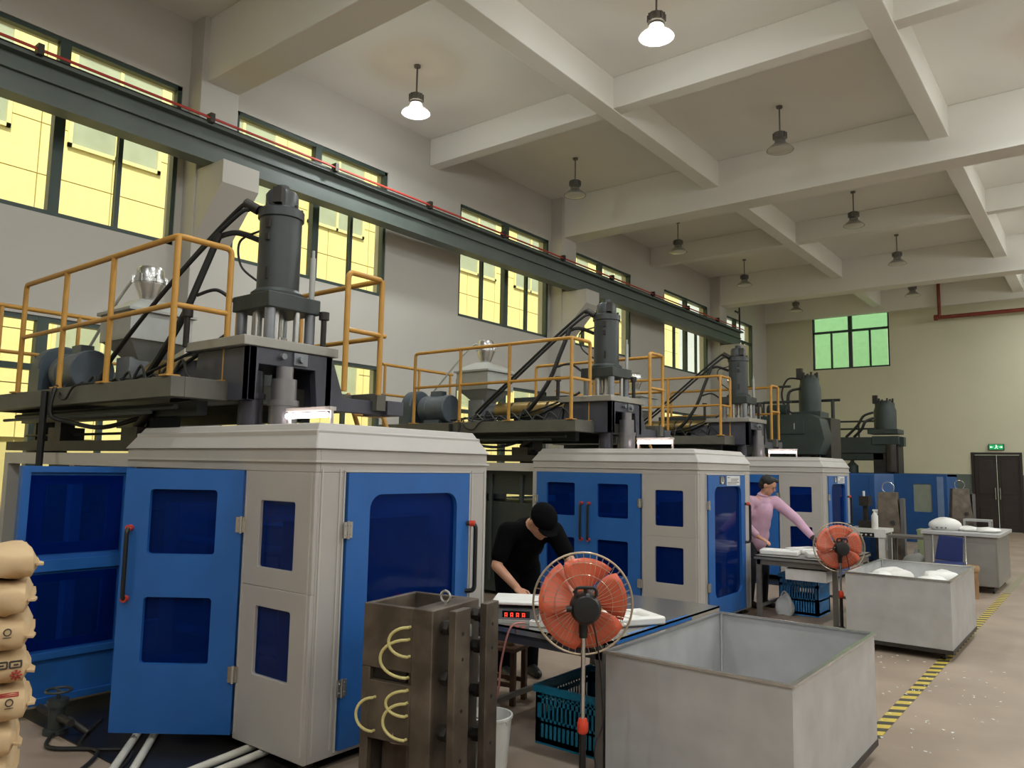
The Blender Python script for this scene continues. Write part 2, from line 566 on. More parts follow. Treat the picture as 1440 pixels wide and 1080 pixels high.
tag(yd, 'pale concrete yard outside the side windows', kind='structure')
# pale wall of the room beyond the end wall window
rb = MB().box(-12, 31.5, 0, 0, 31.8, 9).build('wall_beyond', mat('pale green wall beyond', '#cfe0c4', 0.8))
tag(rb, 'pale wall beyond the green end window', kind='structure')

# ------------------------------------------------------------------ crane girder and conductor rail
girder_m = mat('grey green girder paint', '#59625c', 0.5, var=0.12, scale=1.5)
g = thing('crane_girder', 'long grey steel crane runway girder carried on the wall corbels', 'girder', (-9.02, 0, 0))
gb = MB()
gb.box(-.12, -3.6, 5.462, .12, 23.05, 5.5).box(-.12, -3.6, 5.93, .12, 23.05, 5.97).box(-.012, -3.6, 5.5, .012, 23.05, 5.93)
gb.build('i_beam', girder_m, g)
MB().box(-.035, -3.6, 5.97, .035, 23.0, 6.03).build('rail', DARKS, g)
MB().box(.012, -3.6, 5.74, .06, 23.0, 5.77).build('web_strip', girder_m, g)  # narrow strip on the web, kept for the dark line along its middle
MB().cyl((0, -3.6, 0), (0, 23.0, 0), .016).cyl((.05, -3.6, -.03), (.05, 23.0, -.03), .012).build('conductor_bar', mat('red conductor bar', '#b23a2e', 0.5), g, loc=(.12, 0, 6.03))['label'] = 'thin red conductor bar'
for y in range(-3, 23, 2):
    MB().box(-.03, y - .03, -.08, .07, y + .03, .04).build('clip', DARKS, g, loc=(.12, 0, 6.03))
MB().box(-.02, -.02, 0, .02, .02, .75).box(-.02, -.35, .55, .02, .02, .6).box(-.05, -.05, 0, .05, .05, .02).build('end_bracket', DARKS, g, loc=(.05, 22.9, 5.97))

# red fire pipe on the end wall
fp = thing('fire_pipe', 'dark red fire pipe running along the end wall below the ceiling', 'pipe', (-4.05, 26.7, 0))
rp = mat('dark red pipe paint', '#7d3526', 0.5)
MB().cyl((0, 0, 6.5), (0, 0, 7.6), .05).build('riser', rp, fp)
MB().cyl((-.12, 0, 6.52), (9.0, 0, 6.52), .06).build('main_pipe', rp, fp)
MB().lathe([(.09, -.05), (.09, .05)], (-.1, 0, 6.52), (1, 0, 0)).build('end_cap', rp, fp)
for x in (.9, 3.9, 6.9):
    MB().cyl((x, 0, 6.52), (x, .3, 6.52), .02).build('hanger', rp, fp)

# exit sign over the door
ex = thing('exit_sign', 'green lit exit sign with running figure over the brown door', 'sign', (-2.74, 26.97, 2.5))
MB().box(-.2, -.04, -.09, .2, .03, .09).build('housing', mat('dark sign housing', '#20302a', 0.5), ex)
MB().box(-.18, -.046, -.075, .18, -.04, .075).build('face', emit('sign green', '#1f9a58', 0.5), ex)
pic = MB()
pic.ell((.0, -.05, .05), (.014, .004, .014), 8, 6).obox((-.0, -.05, .015), (.02, .006, .05), 0, .3).obox((-.02, -.05, -.03), (.012, .006, .05), 0, .7).obox((.025, -.05, -.03), (.012, .006, .05), 0, -.6).obox((.03, -.05, .02), (.04, .006, .01), 0, .4)
pic.obox((-.11, -.05, 0), (.06, .006, .016)).prism([(-.165, 0), (-.125, .03), (-.125, -.03)], 'y', -.053, -.047)
pic.obox((.11, -.05, 0), (.06, .006, .016)).prism([(.165, 0), (.125, .03), (.125, -.03)], 'y', -.053, -.047)
pic.build('pictogram', emit('sign pale green', '#d8ffe6', 1.0), ex)

# ------------------------------------------------------------------ high-bay lamps
lamp_h = mat('lamp housing grey', '#6f6d68', 0.4, metal=0.3)
lamp_r = glass('clear lamp shade', (0.85, 0.84, 0.82), 0.1, 0.2, diffuse_col=(.6, .59, .56))
lens_on = emit('lit lamp lens', '#fff7ea', 9.0)
lens_off = mat('unlit lamp lens', '#d2cfc4', 0.3)
collar_on = emit('lit lamp collar', '#fff7ea', 3.0)
PHR = {(-7.92, 7.68): 'lit lamp nearest the side windows', (-4.1, 7.95): 'lit lamp at the top of the picture',
       (-7.9, 11.95): 'above the third side window', (-4.02, 12.1): 'in the middle ceiling bay',
       (-8.0, 16.6): 'near the wall before the far column', (-4.08, 16.85): 'under the beam past the middle bay',
       (-7.95, 20.7): 'closest to the crane girder end', (-4.0, 20.6): 'second from the end wall on the right',
       (-7.9, 25.0): 'farthest, left of the green end window', (-4.4, 24.6): 'farthest, right of the green end window'}
def high_bay(x, y, lit, label):
    L = thing('high_bay_lamp', label, 'lamp', (x, y, 0), group='high bay lamps hanging from the ceiling')
    MB().cyl((0, 0, 7.14), (0, 0, 7.6), .013, n=8).lathe([(.05, 7.57), (.05, 7.6)], n=12).build('rod', lamp_h, L)
    h = MB().lathe([(.06, 7.16), (.1, 7.14), (.1, 7.04), (.085, 7.03), (.085, 7.0)], n=20)
    for k in range(12):
        a = 2 * pi * k / 12
        h.obox((.1 * cos(a), .1 * sin(a), 7.09), (.03, .008, .09), a)
    h.build('heat_sink', lamp_h, L)
    MB().lathe([(.085, 7.0), (.095, 6.965)], n=20).build('collar', collar_on if lit else lamp_r, L)
    MB().lathe([(.095, 6.965), (.13, 6.94), (.205, 6.87), (.215, 6.85), (.205, 6.85), (.12, 6.93)], n=28).build('reflector', lamp_r, L)
    MB().lathe([(0.0, 6.83), (.12, 6.835), (.2, 6.852), (.19, 6.87), (0, 6.87)], n=28).build('lens', lens_on if lit else lens_off, L)
    if lit:
        for (kind, w, z, size) in (('AREA', LAMP_W, 6.825, .36), ('POINT', LAMP_SIDE, 6.72, .13)):
            ld = bpy.data.lights.new('lamp_light', kind)
            if kind == 'AREA':
                ld.shape = 'DISK'; ld.size = size
            else:
                ld.shadow_soft_size = size
            ld.energy = w; ld.color = (0.93, 0.985, 1.0)
            lo = bpy.data.objects.new('lamp_light', ld); COL.objects.link(lo); lo.parent = L; lo.location = (0, 0, z)
    return L
for (x, y), t in PHR.items():
    lit = y < 9
    high_bay(x, y, lit, ('bright ' if lit else 'unlit ') + 'high bay lamp, ' + t)
ROWS = {-5.6: 'far behind the camera', -1.2: 'behind the camera', 3.4: 'in the row over the camera', 8.0: 'in the first row ahead', 12.1: 'in the second row ahead', 16.7: 'in the third row ahead', 20.7: 'in the fourth row ahead', 24.8: 'in the last row'}
for x, side in ((-.2, 'walkway line'), (3.8, 'right half of the hall'), (7.6, 'far right of the hall')):  # unseen rows added to brighten the end wall, far ceiling and machine fronts
    for y, t in ROWS.items():
        high_bay(x, y, True, 'bright unseen high bay lamp %s, %s' % (t, side))
high_bay(-4.1, 3.4, True, 'bright unseen high bay lamp overhead of the nearest machine')  # unseen lamps on the same grid, added for general light
high_bay(-4.1, -1.2, True, 'bright unseen high bay lamp behind the camera on the machine side')
# ------------------------------------------------------------------ blow moulding machines
BRASS = mat('brass heater jacket', '#a08a5c', 0.35, metal=0.8, var=0.15)
MOTOR = mat('blue grey motor paint', '#586067', 0.45, var=0.1)
HOPG = mat('hopper light grey', '#a9aaa4', 0.4, var=0.06)
INTER = mat('machine bed grey', '#5a5f66', 0.6, var=0.2)
PLATEN = mat('grey platen steel', '#84878b', 0.4, metal=0.5, var=0.15)
TUBE_ON = emit('lit work tube', '#fff0f4', 12.0)
PANELG = mat('light panel grey', '#bdb9b2', 0.42, var=0.04, scale=3)

def hinge_mb():
    m = MB()
    m.box(-.03, -.012, -.045, -.004, 0, .045).box(.004, -.012, -.045, .03, 0, .045).cyl((0, -.012, -.05), (0, -.012, .05), .009, n=8)
    for sx in (-.018, .018):
        for z in (-.025, .025):
            m.cyl((sx, -.016, z), (sx, -.01, z), .005, n=6)
    return m
HINGE = hinge_mb().mesh('hinge', SILVER)
def add_hinge(parent, loc, rz=0.0):
    o = bpy.data.objects.new('hinge', HINGE); COL.objects.link(o); o.parent = parent; o.location = loc; o.rotation_euler = (0, 0, rz)
    return o

def rail_pipe(pts, r=.022):
    return MB().tube(pts, r, 10)

def rounded(pts, rad=.12, n=5):
    pts = [Vector(p) for p in pts]
    out = [pts[0]]
    for i in range(1, len(pts) - 1):
        a = pts[i] + (pts[i - 1] - pts[i]).normalized() * rad
        b = pts[i] + (pts[i + 1] - pts[i]).normalized() * rad
        out += arc(a, pts[i], b, n)
    out.append(pts[-1])
    return out

def build_machine(label):
    """local frame: origin on the floor at the cabinet corner nearest the walkway; +x walkway, +y down the hall"""
    T = thing('blow_molding_machine', label, 'machine', (-3.45, 2.68, 0), group='blow molding machines in a row')
    # --- cabinet shell
    c = MB()
    z0, zt = .06, 1.73
    # face towards the camera (y = 0): panel column with two openings
    c.ring((-.66, z0, 0, .94), (-.5, .45, -.17, .83), .015, .012, 'y', 2, .012)
    c.ring((-.66, .94, 0, 1.6), (-.5, 1.05, -.17, 1.43), .015, .012, 'y', 2, .012)
    c.box(-2.15, 0, 1.6, 0, .03, zt)
    c.box(-2.15, 0, z0, -2.085, .04, 1.6)
    # walkway face (x = 0)
    c.box(-.024, .024, z0, 0, .215, 1.6).box(-.024, 1.265, z0, 0, 1.46, 1.6).box(-.024, .03, 1.6, 0, 1.46, zt).box(-.06, .215, z0, 0, 1.265, .085)
    # far face and top edge
    c.box(-2.15, 1.43, z0, -.024, 1.46, zt)
    c.box(-2.15, .04, z0, -2.12, 1.43, .5)
    c.box(-2.12, .04, z0, -.06, 1.43, z0 + .03)
    c.build('cabinet', GREYP, T, bevel=.004)
    s = MB()
    a, b_, c_, d_ = (-2.17, -.015, .015, 1.475), (-2.06, .07, -.075, 1.39), (-1.95, .2, -.25, 1.26), (-2.1, .03, -.04, 1.43)
    rings = []
    for (q, z) in ((a, 1.73), (b_, 1.88), (c_, 1.88), (c_, 1.86), (d_, 1.84), (d_, 1.73)):
        rings.append([(q[0], q[1], z), (q[2], q[1], z), (q[2], q[3], z), (q[0], q[3], z)])
    vs = [p for r_ in rings for p in r_]
    fs = [(i * 4 + j, i * 4 + (j + 1) % 4, ((i + 1) % 6) * 4 + (j + 1) % 4, ((i + 1) % 6) * 4 + j) for i in range(6) for j in range(4)]
    s._add(vs, fs)
    s.build('roof', GREYP, T, bevel=.008)
    s = MB()   # drip lip and raised trims
    s.box(-2.16, -.012, 1.655, .012, 0, 1.668).box(0, -.012, 1.655, .012, 1.472, 1.668)
    s.box(0, .04, .1, .006, .05, 1.62).box(0, .165, .1, .006, .175, 1.62).box(0, 1.30, .1, .006, 1.31, 1.62).box(0, 1.43, .1, .006, 1.44, 1.62)
    s.box(0, .195, .08, .008, .205, 1.61).box(0, 1.275, .08, .008, 1.285, 1.61).box(0, .195, 1.603, .008, 1.285, 1.613)
    s.box(-.64, -.006, .1, -.632, 0, 1.6).box(-.03, -.006, .1, -.022, 0, 1.6)
    s.build('trim_strip', PANELG, T)
    for (za, zb) in ((.45, .83), (1.05, 1.43)):
        MB().box(-.52, .022, za - .03, -.15, .03, zb + .03).build('window_pane', BLUEGL, T)
    # feet
    for (x, y) in ((-.08, .08), (-2.05, .08), (-.08, 1.38), (-2.05, 1.38)):
        MB().cyl((x, y, .008), (x, y, z0), .04).lathe([(.06, .008), (.06, .02)], (x, y, 0)).build('foot', DARKS, T)
    MB().box(-2.25, -.55, .002, -.05, 1.5, .008).build('dark_floor_sheet', mat('black floor sheet', '#1a1816', .35, var=.3), T)  # thin black sheet added where the floor under the machine is very dark
    # --- inside: platens and mold halves seen through the blue sheets
    k = MB()
    k.box(-2.0, .12, .1, -.15, 1.36, .32).box(-1.95, .2, .32, -1.75, 1.3, 1.35).box(-.55, .2, .32, -.38, 1.3, 1.3)
    k.build('machine_bed', INTER, T)
    k = MB()
    k.box(-1.55, .3, .45, -1.22, 1.2, 1.25).box(-1.02, .3, .45, -.72, 1.2, 1.25)
    for z in (.5, .8, 1.1):
        k.cyl((-1.9, .25, z), (-.45, .25, z), .035)
        k.cyl((-1.9, 1.25, z), (-.45, 1.25, z), .035)
    k.build('clamp_platen', PLATEN, T)
    # --- double doors
    def leaf(sign):
        w = .705
        u0, u1 = (-w, 0) if sign < 0 else (0, w)
        m = MB()
        for (a, b, p, q) in ((.08, .94, .47, .85), (.94, 1.6, 1.1, 1.48)):
            m.ring((u0, a, u1, b), ((u0 + u1) / 2 - .2, p, (u0 + u1) / 2 + .2, q), .02, .014, 'y', 3, 0)
        # inner ribs
        for (a, b) in ((u0 + .001, u0 + .05), (u1 - .05, u1 - .001)):
            m.box(a, .0135, .082, b, .045, 1.598)
        for (a, b) in ((.08, .12), (.36, .4), (.92, .99), (1.56, 1.6)):
            m.box(u0 + .05, .014, a, u1 - .05, .04, b)
        o = m.build('door', BLUEP, T, loc=((-.67 if sign < 0 else -2.08), -.002, 0))
        for (p, q) in ((.42, .90), (1.03, 1.54)):
            MB().box(u0 + .06, .016, p, u1 - .06, .022, q).build('pane', BLUEGL, o)
        hx = u0 + .05 if sign < 0 else u1 - .05
        h = MB()
        h.tube(rounded([(hx, -.01, .84), (hx, -.06, .84), (hx, -.06, 1.25), (hx, -.01, 1.25)], .03), .013, 8)
        h.mi(1)
        for z in (.84, 1.25):
            h.cyl((hx, -.012, z), (hx, -.05, z), .019)
        h.build('handle', [BLACK, REDP], o)
        hg = 0
        for z in (.42, 1.28):
            add_hinge(o, (hg, -.014, z))
        return o
    leaf(-1); leaf(1)
    # --- single door on the walkway face
    m = MB()
    m.ring((.22, .085, 1.26, 1.6), (.385, .28, 1.14, 1.475), (.09, .09, .09, .09), .014, 'x', 6, 0)
    o = m.build('front_door', BLUEP, T, loc=(.004, 0, 0))
    MB().box(-.02, .36, .25, -.014, 1.165, 1.5).build('pane', BLUEGL, o)
    h = MB()
    h.tube(rounded([(.012, 1.245, .83), (.065, 1.275, .83), (.065, 1.275, 1.27), (.012, 1.245, 1.27)], .035), .015, 8)
    h.mi(1)
    h.cyl((.03, 1.256, 1.27), (.062, 1.272, 1.27), .02)
    h.build('handle', [BLACK, REDP], o)
    for z in (.42, 1.28):
        add_hinge(o, (.014, .22, z), pi / 2)
    # --- rear frame behind the cabinet
    r = MB()
    r.box(-4.75, .1, 1.6, -2.17, .2, 1.7).box(-4.75, .1, 0, -4.65, .2, 1.6).box(-3.4, .12, 0, -3.3, .2, 1.6).box(-4.75, 1.3, 1.6, -2.17, 1.4, 1.7).box(-4.75, 1.3, 0, -4.65, 1.4, 1.6)
    r.build('rear_frame', PANELG, T)
    r = MB()
    r.box(-4.6, .3, .05, -2.3, 1.28, 1.2).box(-4.4, .35, 1.2, -3.5, 1.2, 1.62).box(-3.3, .25, 1.3, -2.3, 1.2, 1.6)
    for x in (-4.2, -3.6, -3.0, -2.5):
        r.cyl((x, .24, .2), (x, .24, 1.55), .03)
    r.box(-2.6, .2, .9, -2.2, .3, 1.2)
    r.build('hydraulic_unit', DARKG, T)
    # top of the rear frame: bed beam, valve blocks and pipes
    r = MB()
    r.box(-4.8, .12, 1.72, -2.2, .3, 1.8).box(-3.95, .15, 1.8, -3.7, .35, 1.92).box(-3.9, .18, 1.92, -3.78, .3, 1.97).box(-2.6, .15, 1.8, -2.35, .35, 1.9)
    r.cyl((-4.7, .25, 1.86), (-2.3, .25, 1.86), .012, n=6)
    r.cyl((-2.5, .22, 1.9), (-2.3, .22, 2.02), .035)
    r.build('valve_block', DARKS, T)
    # --- extruder platform
    p = MB()
    p.box(-4.9, -.06, 2.08, -1.5, .04, 2.22).box(-4.9, 1.5, 2.08, -1.2, 1.6, 2.22)
    p.box(-1.62, .04, 2.08, -1.5, 1.5, 2.22).box(-4.9, .04, 2.08, -4.8, 1.5, 2.22)
    p.build('platform_frame', OLIVE, T, bevel=.004)
    p = MB()
    p.box(-4.8, .04, 2.19, -1.62, 1.5, 2.205)
    p.box(-4.85, .25, 1.98, -1.7, .33, 2.08).box(-4.85, 1.15, 1.98, -1.7, 1.23, 2.08)
    p.cyl((-4.6, .12, 2.03), (-1.75, .12, 2.03), .02, n=8).cyl((-4.4, .42, 2.01), (-1.9, .42, 2.01), .025, n=8).cyl((-4.6, .02, 1.99), (-1.9, .02, 1.99), .014, n=6)
    p.build('deck', DARKG, T)
    # support pillars
    for x in (-4.55, -2.45):
        q = MB()
        q.box(x - .08, .28, 1.8, x - .02, .5, 2.08).box(x + .02, .28, 1.8, x + .08, .5, 2.08).box(x - .1, .26, 1.7, x + .1, .52, 1.82).box(x - .07, .3, 2.0, x + .07, .48, 2.08)
        q.build('pillar', DARKG, T)
    MB().cyl((-3.45, -.09, .2), (-3.45, -.09, 2.2), .028, n=8).build('cable_conduit', BLACK, T)
    # --- guard rails
    zb, zr = 2.22, 3.2
    g = rail_pipe(rounded([(-4.2, -.03, zb), (-4.2, -.03, zr), (-1.58, -.03, zr), (-1.58, .38, zr), (-1.58, .38, zb)], .05))
    for x in (-3.35, -2.52, -1.58):
        g.cyl((x, -.03, zb), (x, -.03, zr), .022, n=10)
    g.cyl((-4.2, -.03, 2.72), (-1.58, -.03, 2.72), .019, n=10).cyl((-1.58, -.03, 2.72), (-1.58, .38, 2.72), .019, n=10)
    for (x, y) in ((-4.2, -.03), (-3.35, -.03), (-2.52, -.03), (-1.58, -.03), (-1.58, .38)):
        g.box(x - .05, y - .05, zb, x + .05, y + .05, zb + .012)
    g.build('guard_rail', YEL, T)
    g = rail_pipe(rounded([(-1.15, 1.12, 2.2), (-1.15, 1.12, 3.13), (-1.15, 1.47, 3.13), (-3.2, 1.47, 3.13), (-3.2, 1.47, 2.22)], .05))
    g.cyl((-1.15, 1.47, 2.2), (-1.15, 1.47, 3.13), .022, n=10).cyl((-2.2, 1.47, 2.2), (-2.2, 1.47, 3.13), .022, n=10)
    g.cyl((-1.15, 1.12, 2.68), (-1.15, 1.52, 2.68), .019, n=10).cyl((-1.15, 1.47, 2.66), (-3.2, 1.47, 2.66), .019, n=10)
    g.build('guard_rail', YEL, T)
    g = rail_pipe([(-4.85, -.05, 3.1), (-4.85, 1.45, 3.1)])
    for y in (.0, .7, 1.4):
        g.cyl((-4.85, y, 2.2), (-4.85, y, 3.1), .02, n=8)
    g.cyl((-4.85, -.03, 2.66), (-4.85, 1.45, 2.66), .018, n=8)
    g.build('guard_rail', YEL, T)
    # --- clamp head housing and die
    h = MB()
    # side cheeks and front plate of the head, notched below
    h.prism([(.36, 2.08), (.36, 2.46), (1.08, 2.46), (1.2, 2.16), (1.72, 2.16), (1.72, 2.05), (.95, 2.05), (.92, 2.34), (.44, 2.34), (.42, 2.08)], 'x', -1.32, -1.25)
    h.prism([(-1.98, 2.1), (-1.92, 2.46), (-1.25, 2.46), (-1.25, 2.08), (-1.32, 2.08)], 'y', .36, .42)
    h.prism([(-1.98, 2.1), (-1.92, 2.46), (-1.25, 2.46), (-1.25, 2.08), (-1.32, 2.08)], 'y', 1.02, 1.08)
    h.box(-1.98, .42, 2.36, -1.32, 1.02, 2.46)
    h.box(-1.5, 1.62, 2.05, -1.2, 1.8, 2.17)
    h.prism([(.36, 2.1), (.42, 2.42), (.5, 2.42), (.5, 2.1)], 'x', -2.3, -2.0)
    h.build('head_housing', mat('head housing dark grey', '#454650', 0.45, var=0.12), T, bevel=.005)
    MB().box(-2.0, .3, 2.46, -1.23, 1.12, 2.53).build('head_plate', mat('pale steel plate', '#9d9a92', 0.4, metal=.3), T, bevel=.006)
    b = MB()
    b.box(-1.252, .72, 2.36, -1.235, .84, 2.45).lathe([(.028, 0), (.028, .03)], (-1.235, .78, 2.405), (1, 0, 0), 12)
    b.lathe([(.022, 0), (.022, .04)], (-1.25, .62, 2.41), (1, 0, 0), 12)
    b.build('gauge_plate', PLATEN, T)['kind'] = 'stuff'
    d = MB()
    d.cyl((-1.2, .62, 1.88), (-1.2, .62, 2.05), .1, n=24).cyl((-1.2, .62, 2.05), (-1.2, .62, 2.09), .108, n=24).cyl((-1.2, .62, 2.09), (-1.2, .62, 2.24), .088, n=24).cyl((-1.2, .62, 2.24), (-1.2, .62, 2.33), .06, n=20)
    d.build('die_head', mat('dull silver die steel', '#8d8a8c', 0.35, metal=0.7, var=.08), T)
    d = MB()
    d.cyl((-1.42, .5, 1.88), (-1.42, .5, 2.3), .085, n=20).cyl((-1.42, .5, 2.1), (-1.42, .5, 2.14), .1, n=20)
    d.build('die_heater', mat('dark die heater', '#4b4a50', 0.4, metal=0.5), T)
    t = MB().cyl((-.98, .5, 1.965), (-.56, .5, 1.965), .018, n=12)
    tb = t.build('work_light_tube', TUBE_ON, T)
    MB().box(-1.0, .5, 1.995, -.54, .56, 2.02).box(-1.0, .52, 1.87, -.985, .54, 2.0).box(-.555, .52, 1.87, -.54, .54, 2.0).build('light_fitting', mat('pale fitting', '#cfc6bd', .4), tb)
    for (x, y, zz) in ((-1.35, 1.06, 2.53), (-2.0, .3, 2.5)):
        MB().cyl((x, y, zz), (x, y, zz + .24), .022).lathe([(.04, zz + .23), (.04, zz + .29)], (x, y, 0), n=12).build('lift_bolt', DARKS, T)
    # --- parison cylinder tower
    X, Y = -1.6, .8
    f = MB()
    f.box(X - .235, Y - .235, 2.79, X + .235, Y + .235, 2.91)
    f.lathe([(.2, 2.91), (.2, 2.94), (.165, 2.97)], (X, Y, 0), n=32)
    f.build('cylinder_flange', DARKG, T, bevel=.008)
    for (sx, sy) in ((-1, -1), (1, -1), (-1, 1), (1, 1)):
        MB().cyl((X + sx * .18, Y + sy * .18, 2.53), (X + sx * .18, Y + sy * .18, 2.79), .04, n=16).build('tie_column', PLATEN, T)
    f = MB()
    f.cyl((X, Y, 2.53), (X, Y, 2.79), .06, n=20).cyl((X + .1, Y - .08, 2.53), (X + .1, Y - .08, 2.79), .038, n=14).cyl((X - .04, Y - .14, 2.53), (X - .04, Y - .14, 2.79), .038, n=14).cyl((X + .19, Y + .05, 2.53), (X + .19, Y + .05, 2.79), .025, n=10)
    f.lathe([(.09, 2.53), (.09, 2.6)], (X, Y, 0), n=20)
    f.build('piston_rod', SILVER, T)
    f = MB()
    f.lathe([(.16, 2.94), (.16, 3.53), (.175, 3.535), (.175, 3.6), (.16, 3.61), (.15, 3.62), (.125, 3.62), (.125, 3.73), (.105, 3.76), (.05, 3.77), (.05, 3.81), (0, 3.82)], (X, Y, 0), n=36)
    f.build('cylinder', mat('cylinder dark grey', '#383c3d', .42, var=.1), T)
    f = MB()
    for a in range(8):
        an = 2 * pi * a / 8 + .2
        f.cyl((X + .15 * cos(an), Y + .15 * sin(an), 3.6), (X + .15 * cos(an), Y + .15 * sin(an), 3.635), .014, n=8)
    f.obox((X + .1, Y - .1, 3.69), (.07, .07, .12), .5).cyl((X - .1, Y - .14, 3.6), (X - .19, Y - .2, 3.66), .04, n=10)
    f.obox((X + .06, Y - .15, 3.47), (.04, .035, .07), .2).obox((X + .06, Y - .15, 3.36), (.035, .035, .05), .2).obox((X + .07, Y - .15, 3.08), (.02, .02, .09), .2)
    f.build('cylinder_fittings', DARKS, T)['kind'] = 'stuff'
    f = MB().cyl((X + .2, Y + .17, 2.91), (X + .2, Y + .17, 3.24), .022, n=10).cyl((X + .2, Y + .17, 3.24), (X + .2, Y + .17, 3.3), .012, n=8)
    f.build('limit_switch_rod', HOPG, T)
    # hoses from the cylinder down to the extruder
    def hose(pts, r):
        MB().tube(spline(pts, 7), r, 8).build('hose', RUBBER, T)
    hose([(X - .17, Y - .18, 3.66), (X - .24, Y - .22, 3.62), (X - .6, Y - .33, 3.31), (X - 1.1, Y - .45, 2.87), (X - 1.6, Y - .5, 2.48), (X - 1.75, Y - .5, 2.36)], .017)
    hose([(X - .15, Y - .19, 3.6), (X - .22, Y - .24, 3.56), (X - .56, Y - .37, 3.26), (X - 1.05, Y - .5, 2.82), (X - 1.5, Y - .55, 2.47), (X - 1.7, Y - .52, 2.32)], .017)
    hose([(X - .36, Y - .3, 3.42), (X - .46, Y - .36, 3.12), (X - .58, Y - .44, 2.75), (X - .78, Y - .5, 2.45), (X - .95, Y - .5, 2.32)], .028)
    hose([(X - .15, Y - .06, 3.38), (X - .3, Y - .2, 3.44), (X - .42, Y - .32, 3.38)], .022)
    hose([(X - .12, Y - .1, 3.45), (X - .3, Y - .16, 3.38), (X - .27, Y - .16, 3.18), (X - .13, Y - .1, 3.05)], .009)
    hose([(X - .23, Y - .23, 2.88), (X - .36, Y - .3, 2.97), (X - .5, Y - .38, 2.93)], .014)
    hose([(X - .2, Y - .3, 2.6), (X - .5, Y - .4, 2.42), (X - .9, Y - .42, 2.3), (X - 1.6, Y - .45, 2.32), (X - 2.2, Y - .5, 2.28)], .015)
    hose([(X - .3, Y - .35, 2.55), (X - .7, Y - .5, 2.38), (X - 1.3, Y - .55, 2.27), (X - 1.9, Y - .55, 2.3)], .012)
    # --- extruder: barrel, motor, hopper
    for i in range(5):
        x = -3.3 + i * .3
        MB().cyl((x, .75, 2.42), (x + .26, .75, 2.42), .115, n=20).build('heater_jacket', BRASS, T)
    e = MB()
    e.cyl((-3.6, .75, 2.42), (-1.75, .75, 2.42), .08, n=16).box(-3.75, .6, 2.22, -3.5, .92, 2.58).box(-2.3, .62, 2.22, -2.15, .9, 2.36)
    e.build('barrel', PLATEN, T)
    e = MB()
    e.lathe([(.06, -.52), (.19, -.5), (.2, -.46), (.2, -.36), (.19, -.35), (.19, -.1), (.2, -.09), (.2, -.01), (.19, 0)], (-3.98, .5, 2.46), (1, 0, 0), 36)
    e.box(-4.4, .37, 2.22, -4.1, .63, 2.3).box(-4.35, .45, 2.62, -4.15, .57, 2.72)
    e.build('drive_motor', MOTOR, T)
    e = MB()
    e.lathe([(.22, 0), (.24, .02), (.24, .18), (.22, .2)], (-4.78, .5, 2.5), (1, 0, 0), 28)
    e.box(-4.8, .26, 2.22, -4.56, .74, 2.5)
    e.build('gearbox', mat('gearbox blue grey', '#46525c', .45, var=.12), T)
    hp = MB()
    hp.box(-3.9, .5, 2.72, -3.32, 1.08, 3.0)
    hp.frustum((-3.92, .48, -3.3, 1.1), 3.0, (-3.74, .66, -3.48, .92), 3.12)
    hp.frustum((-3.72, .68, -3.5, .9), 2.55, (-3.9, .5, -3.32, 1.08), 2.74)
    hp.box(-3.93, .47, 2.97, -3.29, 1.11, 3.0)
    ho = hp.build('hopper', HOPG, T, bevel=.004)
    l = MB()
    l.lathe([(.07, 3.12), (.075, 3.14), (.13, 3.28), (.13, 3.3), (.14, 3.3), (.14, 3.33), (.12, 3.34), (.12, 3.42), (.1, 3.45), (0, 3.46)], (-3.61, .79, 0), n=24)
    for a in range(6):
        an = 2 * pi * a / 6
        l.obox((-3.61 + .14 * cos(an), .79 + .14 * sin(an), 3.33), (.025, .02, .07), an)
    l.build('vacuum_loader', SILVER, ho)
    MB().tube(spline([(-3.72, .79, 3.38), (-3.8, .77, 3.41), (-3.95, .74, 3.3), (-4.2, .7, 3.05), (-4.6, .66, 2.65)], 7), .014, 8).build('feed_hose', mat('pale feed hose', '#bfc0b4', .4), ho)
    MB().box(-3.2, .95, 2.22, -2.3, 1.3, 2.62).build('control_box', DARKG, T)
    # clutter on the deck: pump, cable bundles
    e = MB()
    for i in range(9):
        x = -3.5 + i * .2
        e.tube(spline([(x, .15, 2.23), (x + .05, .2, 2.3 + .04 * (i % 3)), (x + .22, .17, 2.24), (x + .3, .3, 2.23)], 4), .011, 6)
    e.tube(spline([(-3.4, .0, 2.25), (-3.3, -.08, 2.2), (-3.28, -.1, 2.0), (-3.2, 0, 1.95), (-2.8, .1, 1.9), (-2.5, .3, 2.0)], 6), .018, 8)
    e.tube(spline([(-3.3, .0, 2.25), (-3.2, -.08, 2.15), (-3.05, -.09, 2.12), (-2.95, -.07, 2.22), (-2.9, .05, 2.25)], 6), .009, 6)
    e.build('cable_bundle', RUBBER, T)
    # ladder at the far side
    l = MB()
    for y in (1.62, 1.95):
        l.tube([(-1.7, y, 2.25), (-.95, y + .35, .0)], .02, 8)
    for i in range(7):
        t_ = .08 + i * .13
        l.cyl((-1.7 + .75 * t_, 1.62 + .35 * t_, 2.25 * (1 - t_)), (-1.7 + .75 * t_, 1.95 + .35 * t_, 2.25 * (1 - t_)), .014, n=8)
    l.build('ladder', YEL, T)
    return T

M1 = build_machine('nearest grey and blue blow molding machine with its side doors swung open')
M2 = copy_tree(M1); M2.location.y = 7.6
M2['label'] = 'second grey and blue blow molding machine, behind the worker in black'
M3 = copy_tree(M1); M3.location.y = 12.0
M3['label'] = 'third grey and blue blow molding machine, behind the worker in the pink shirt'
for o in M1.children:
    if o.name.split('.')[0] == 'door':
        o.rotation_euler.z = radians(38) if o.location.x > -1 else radians(-91)
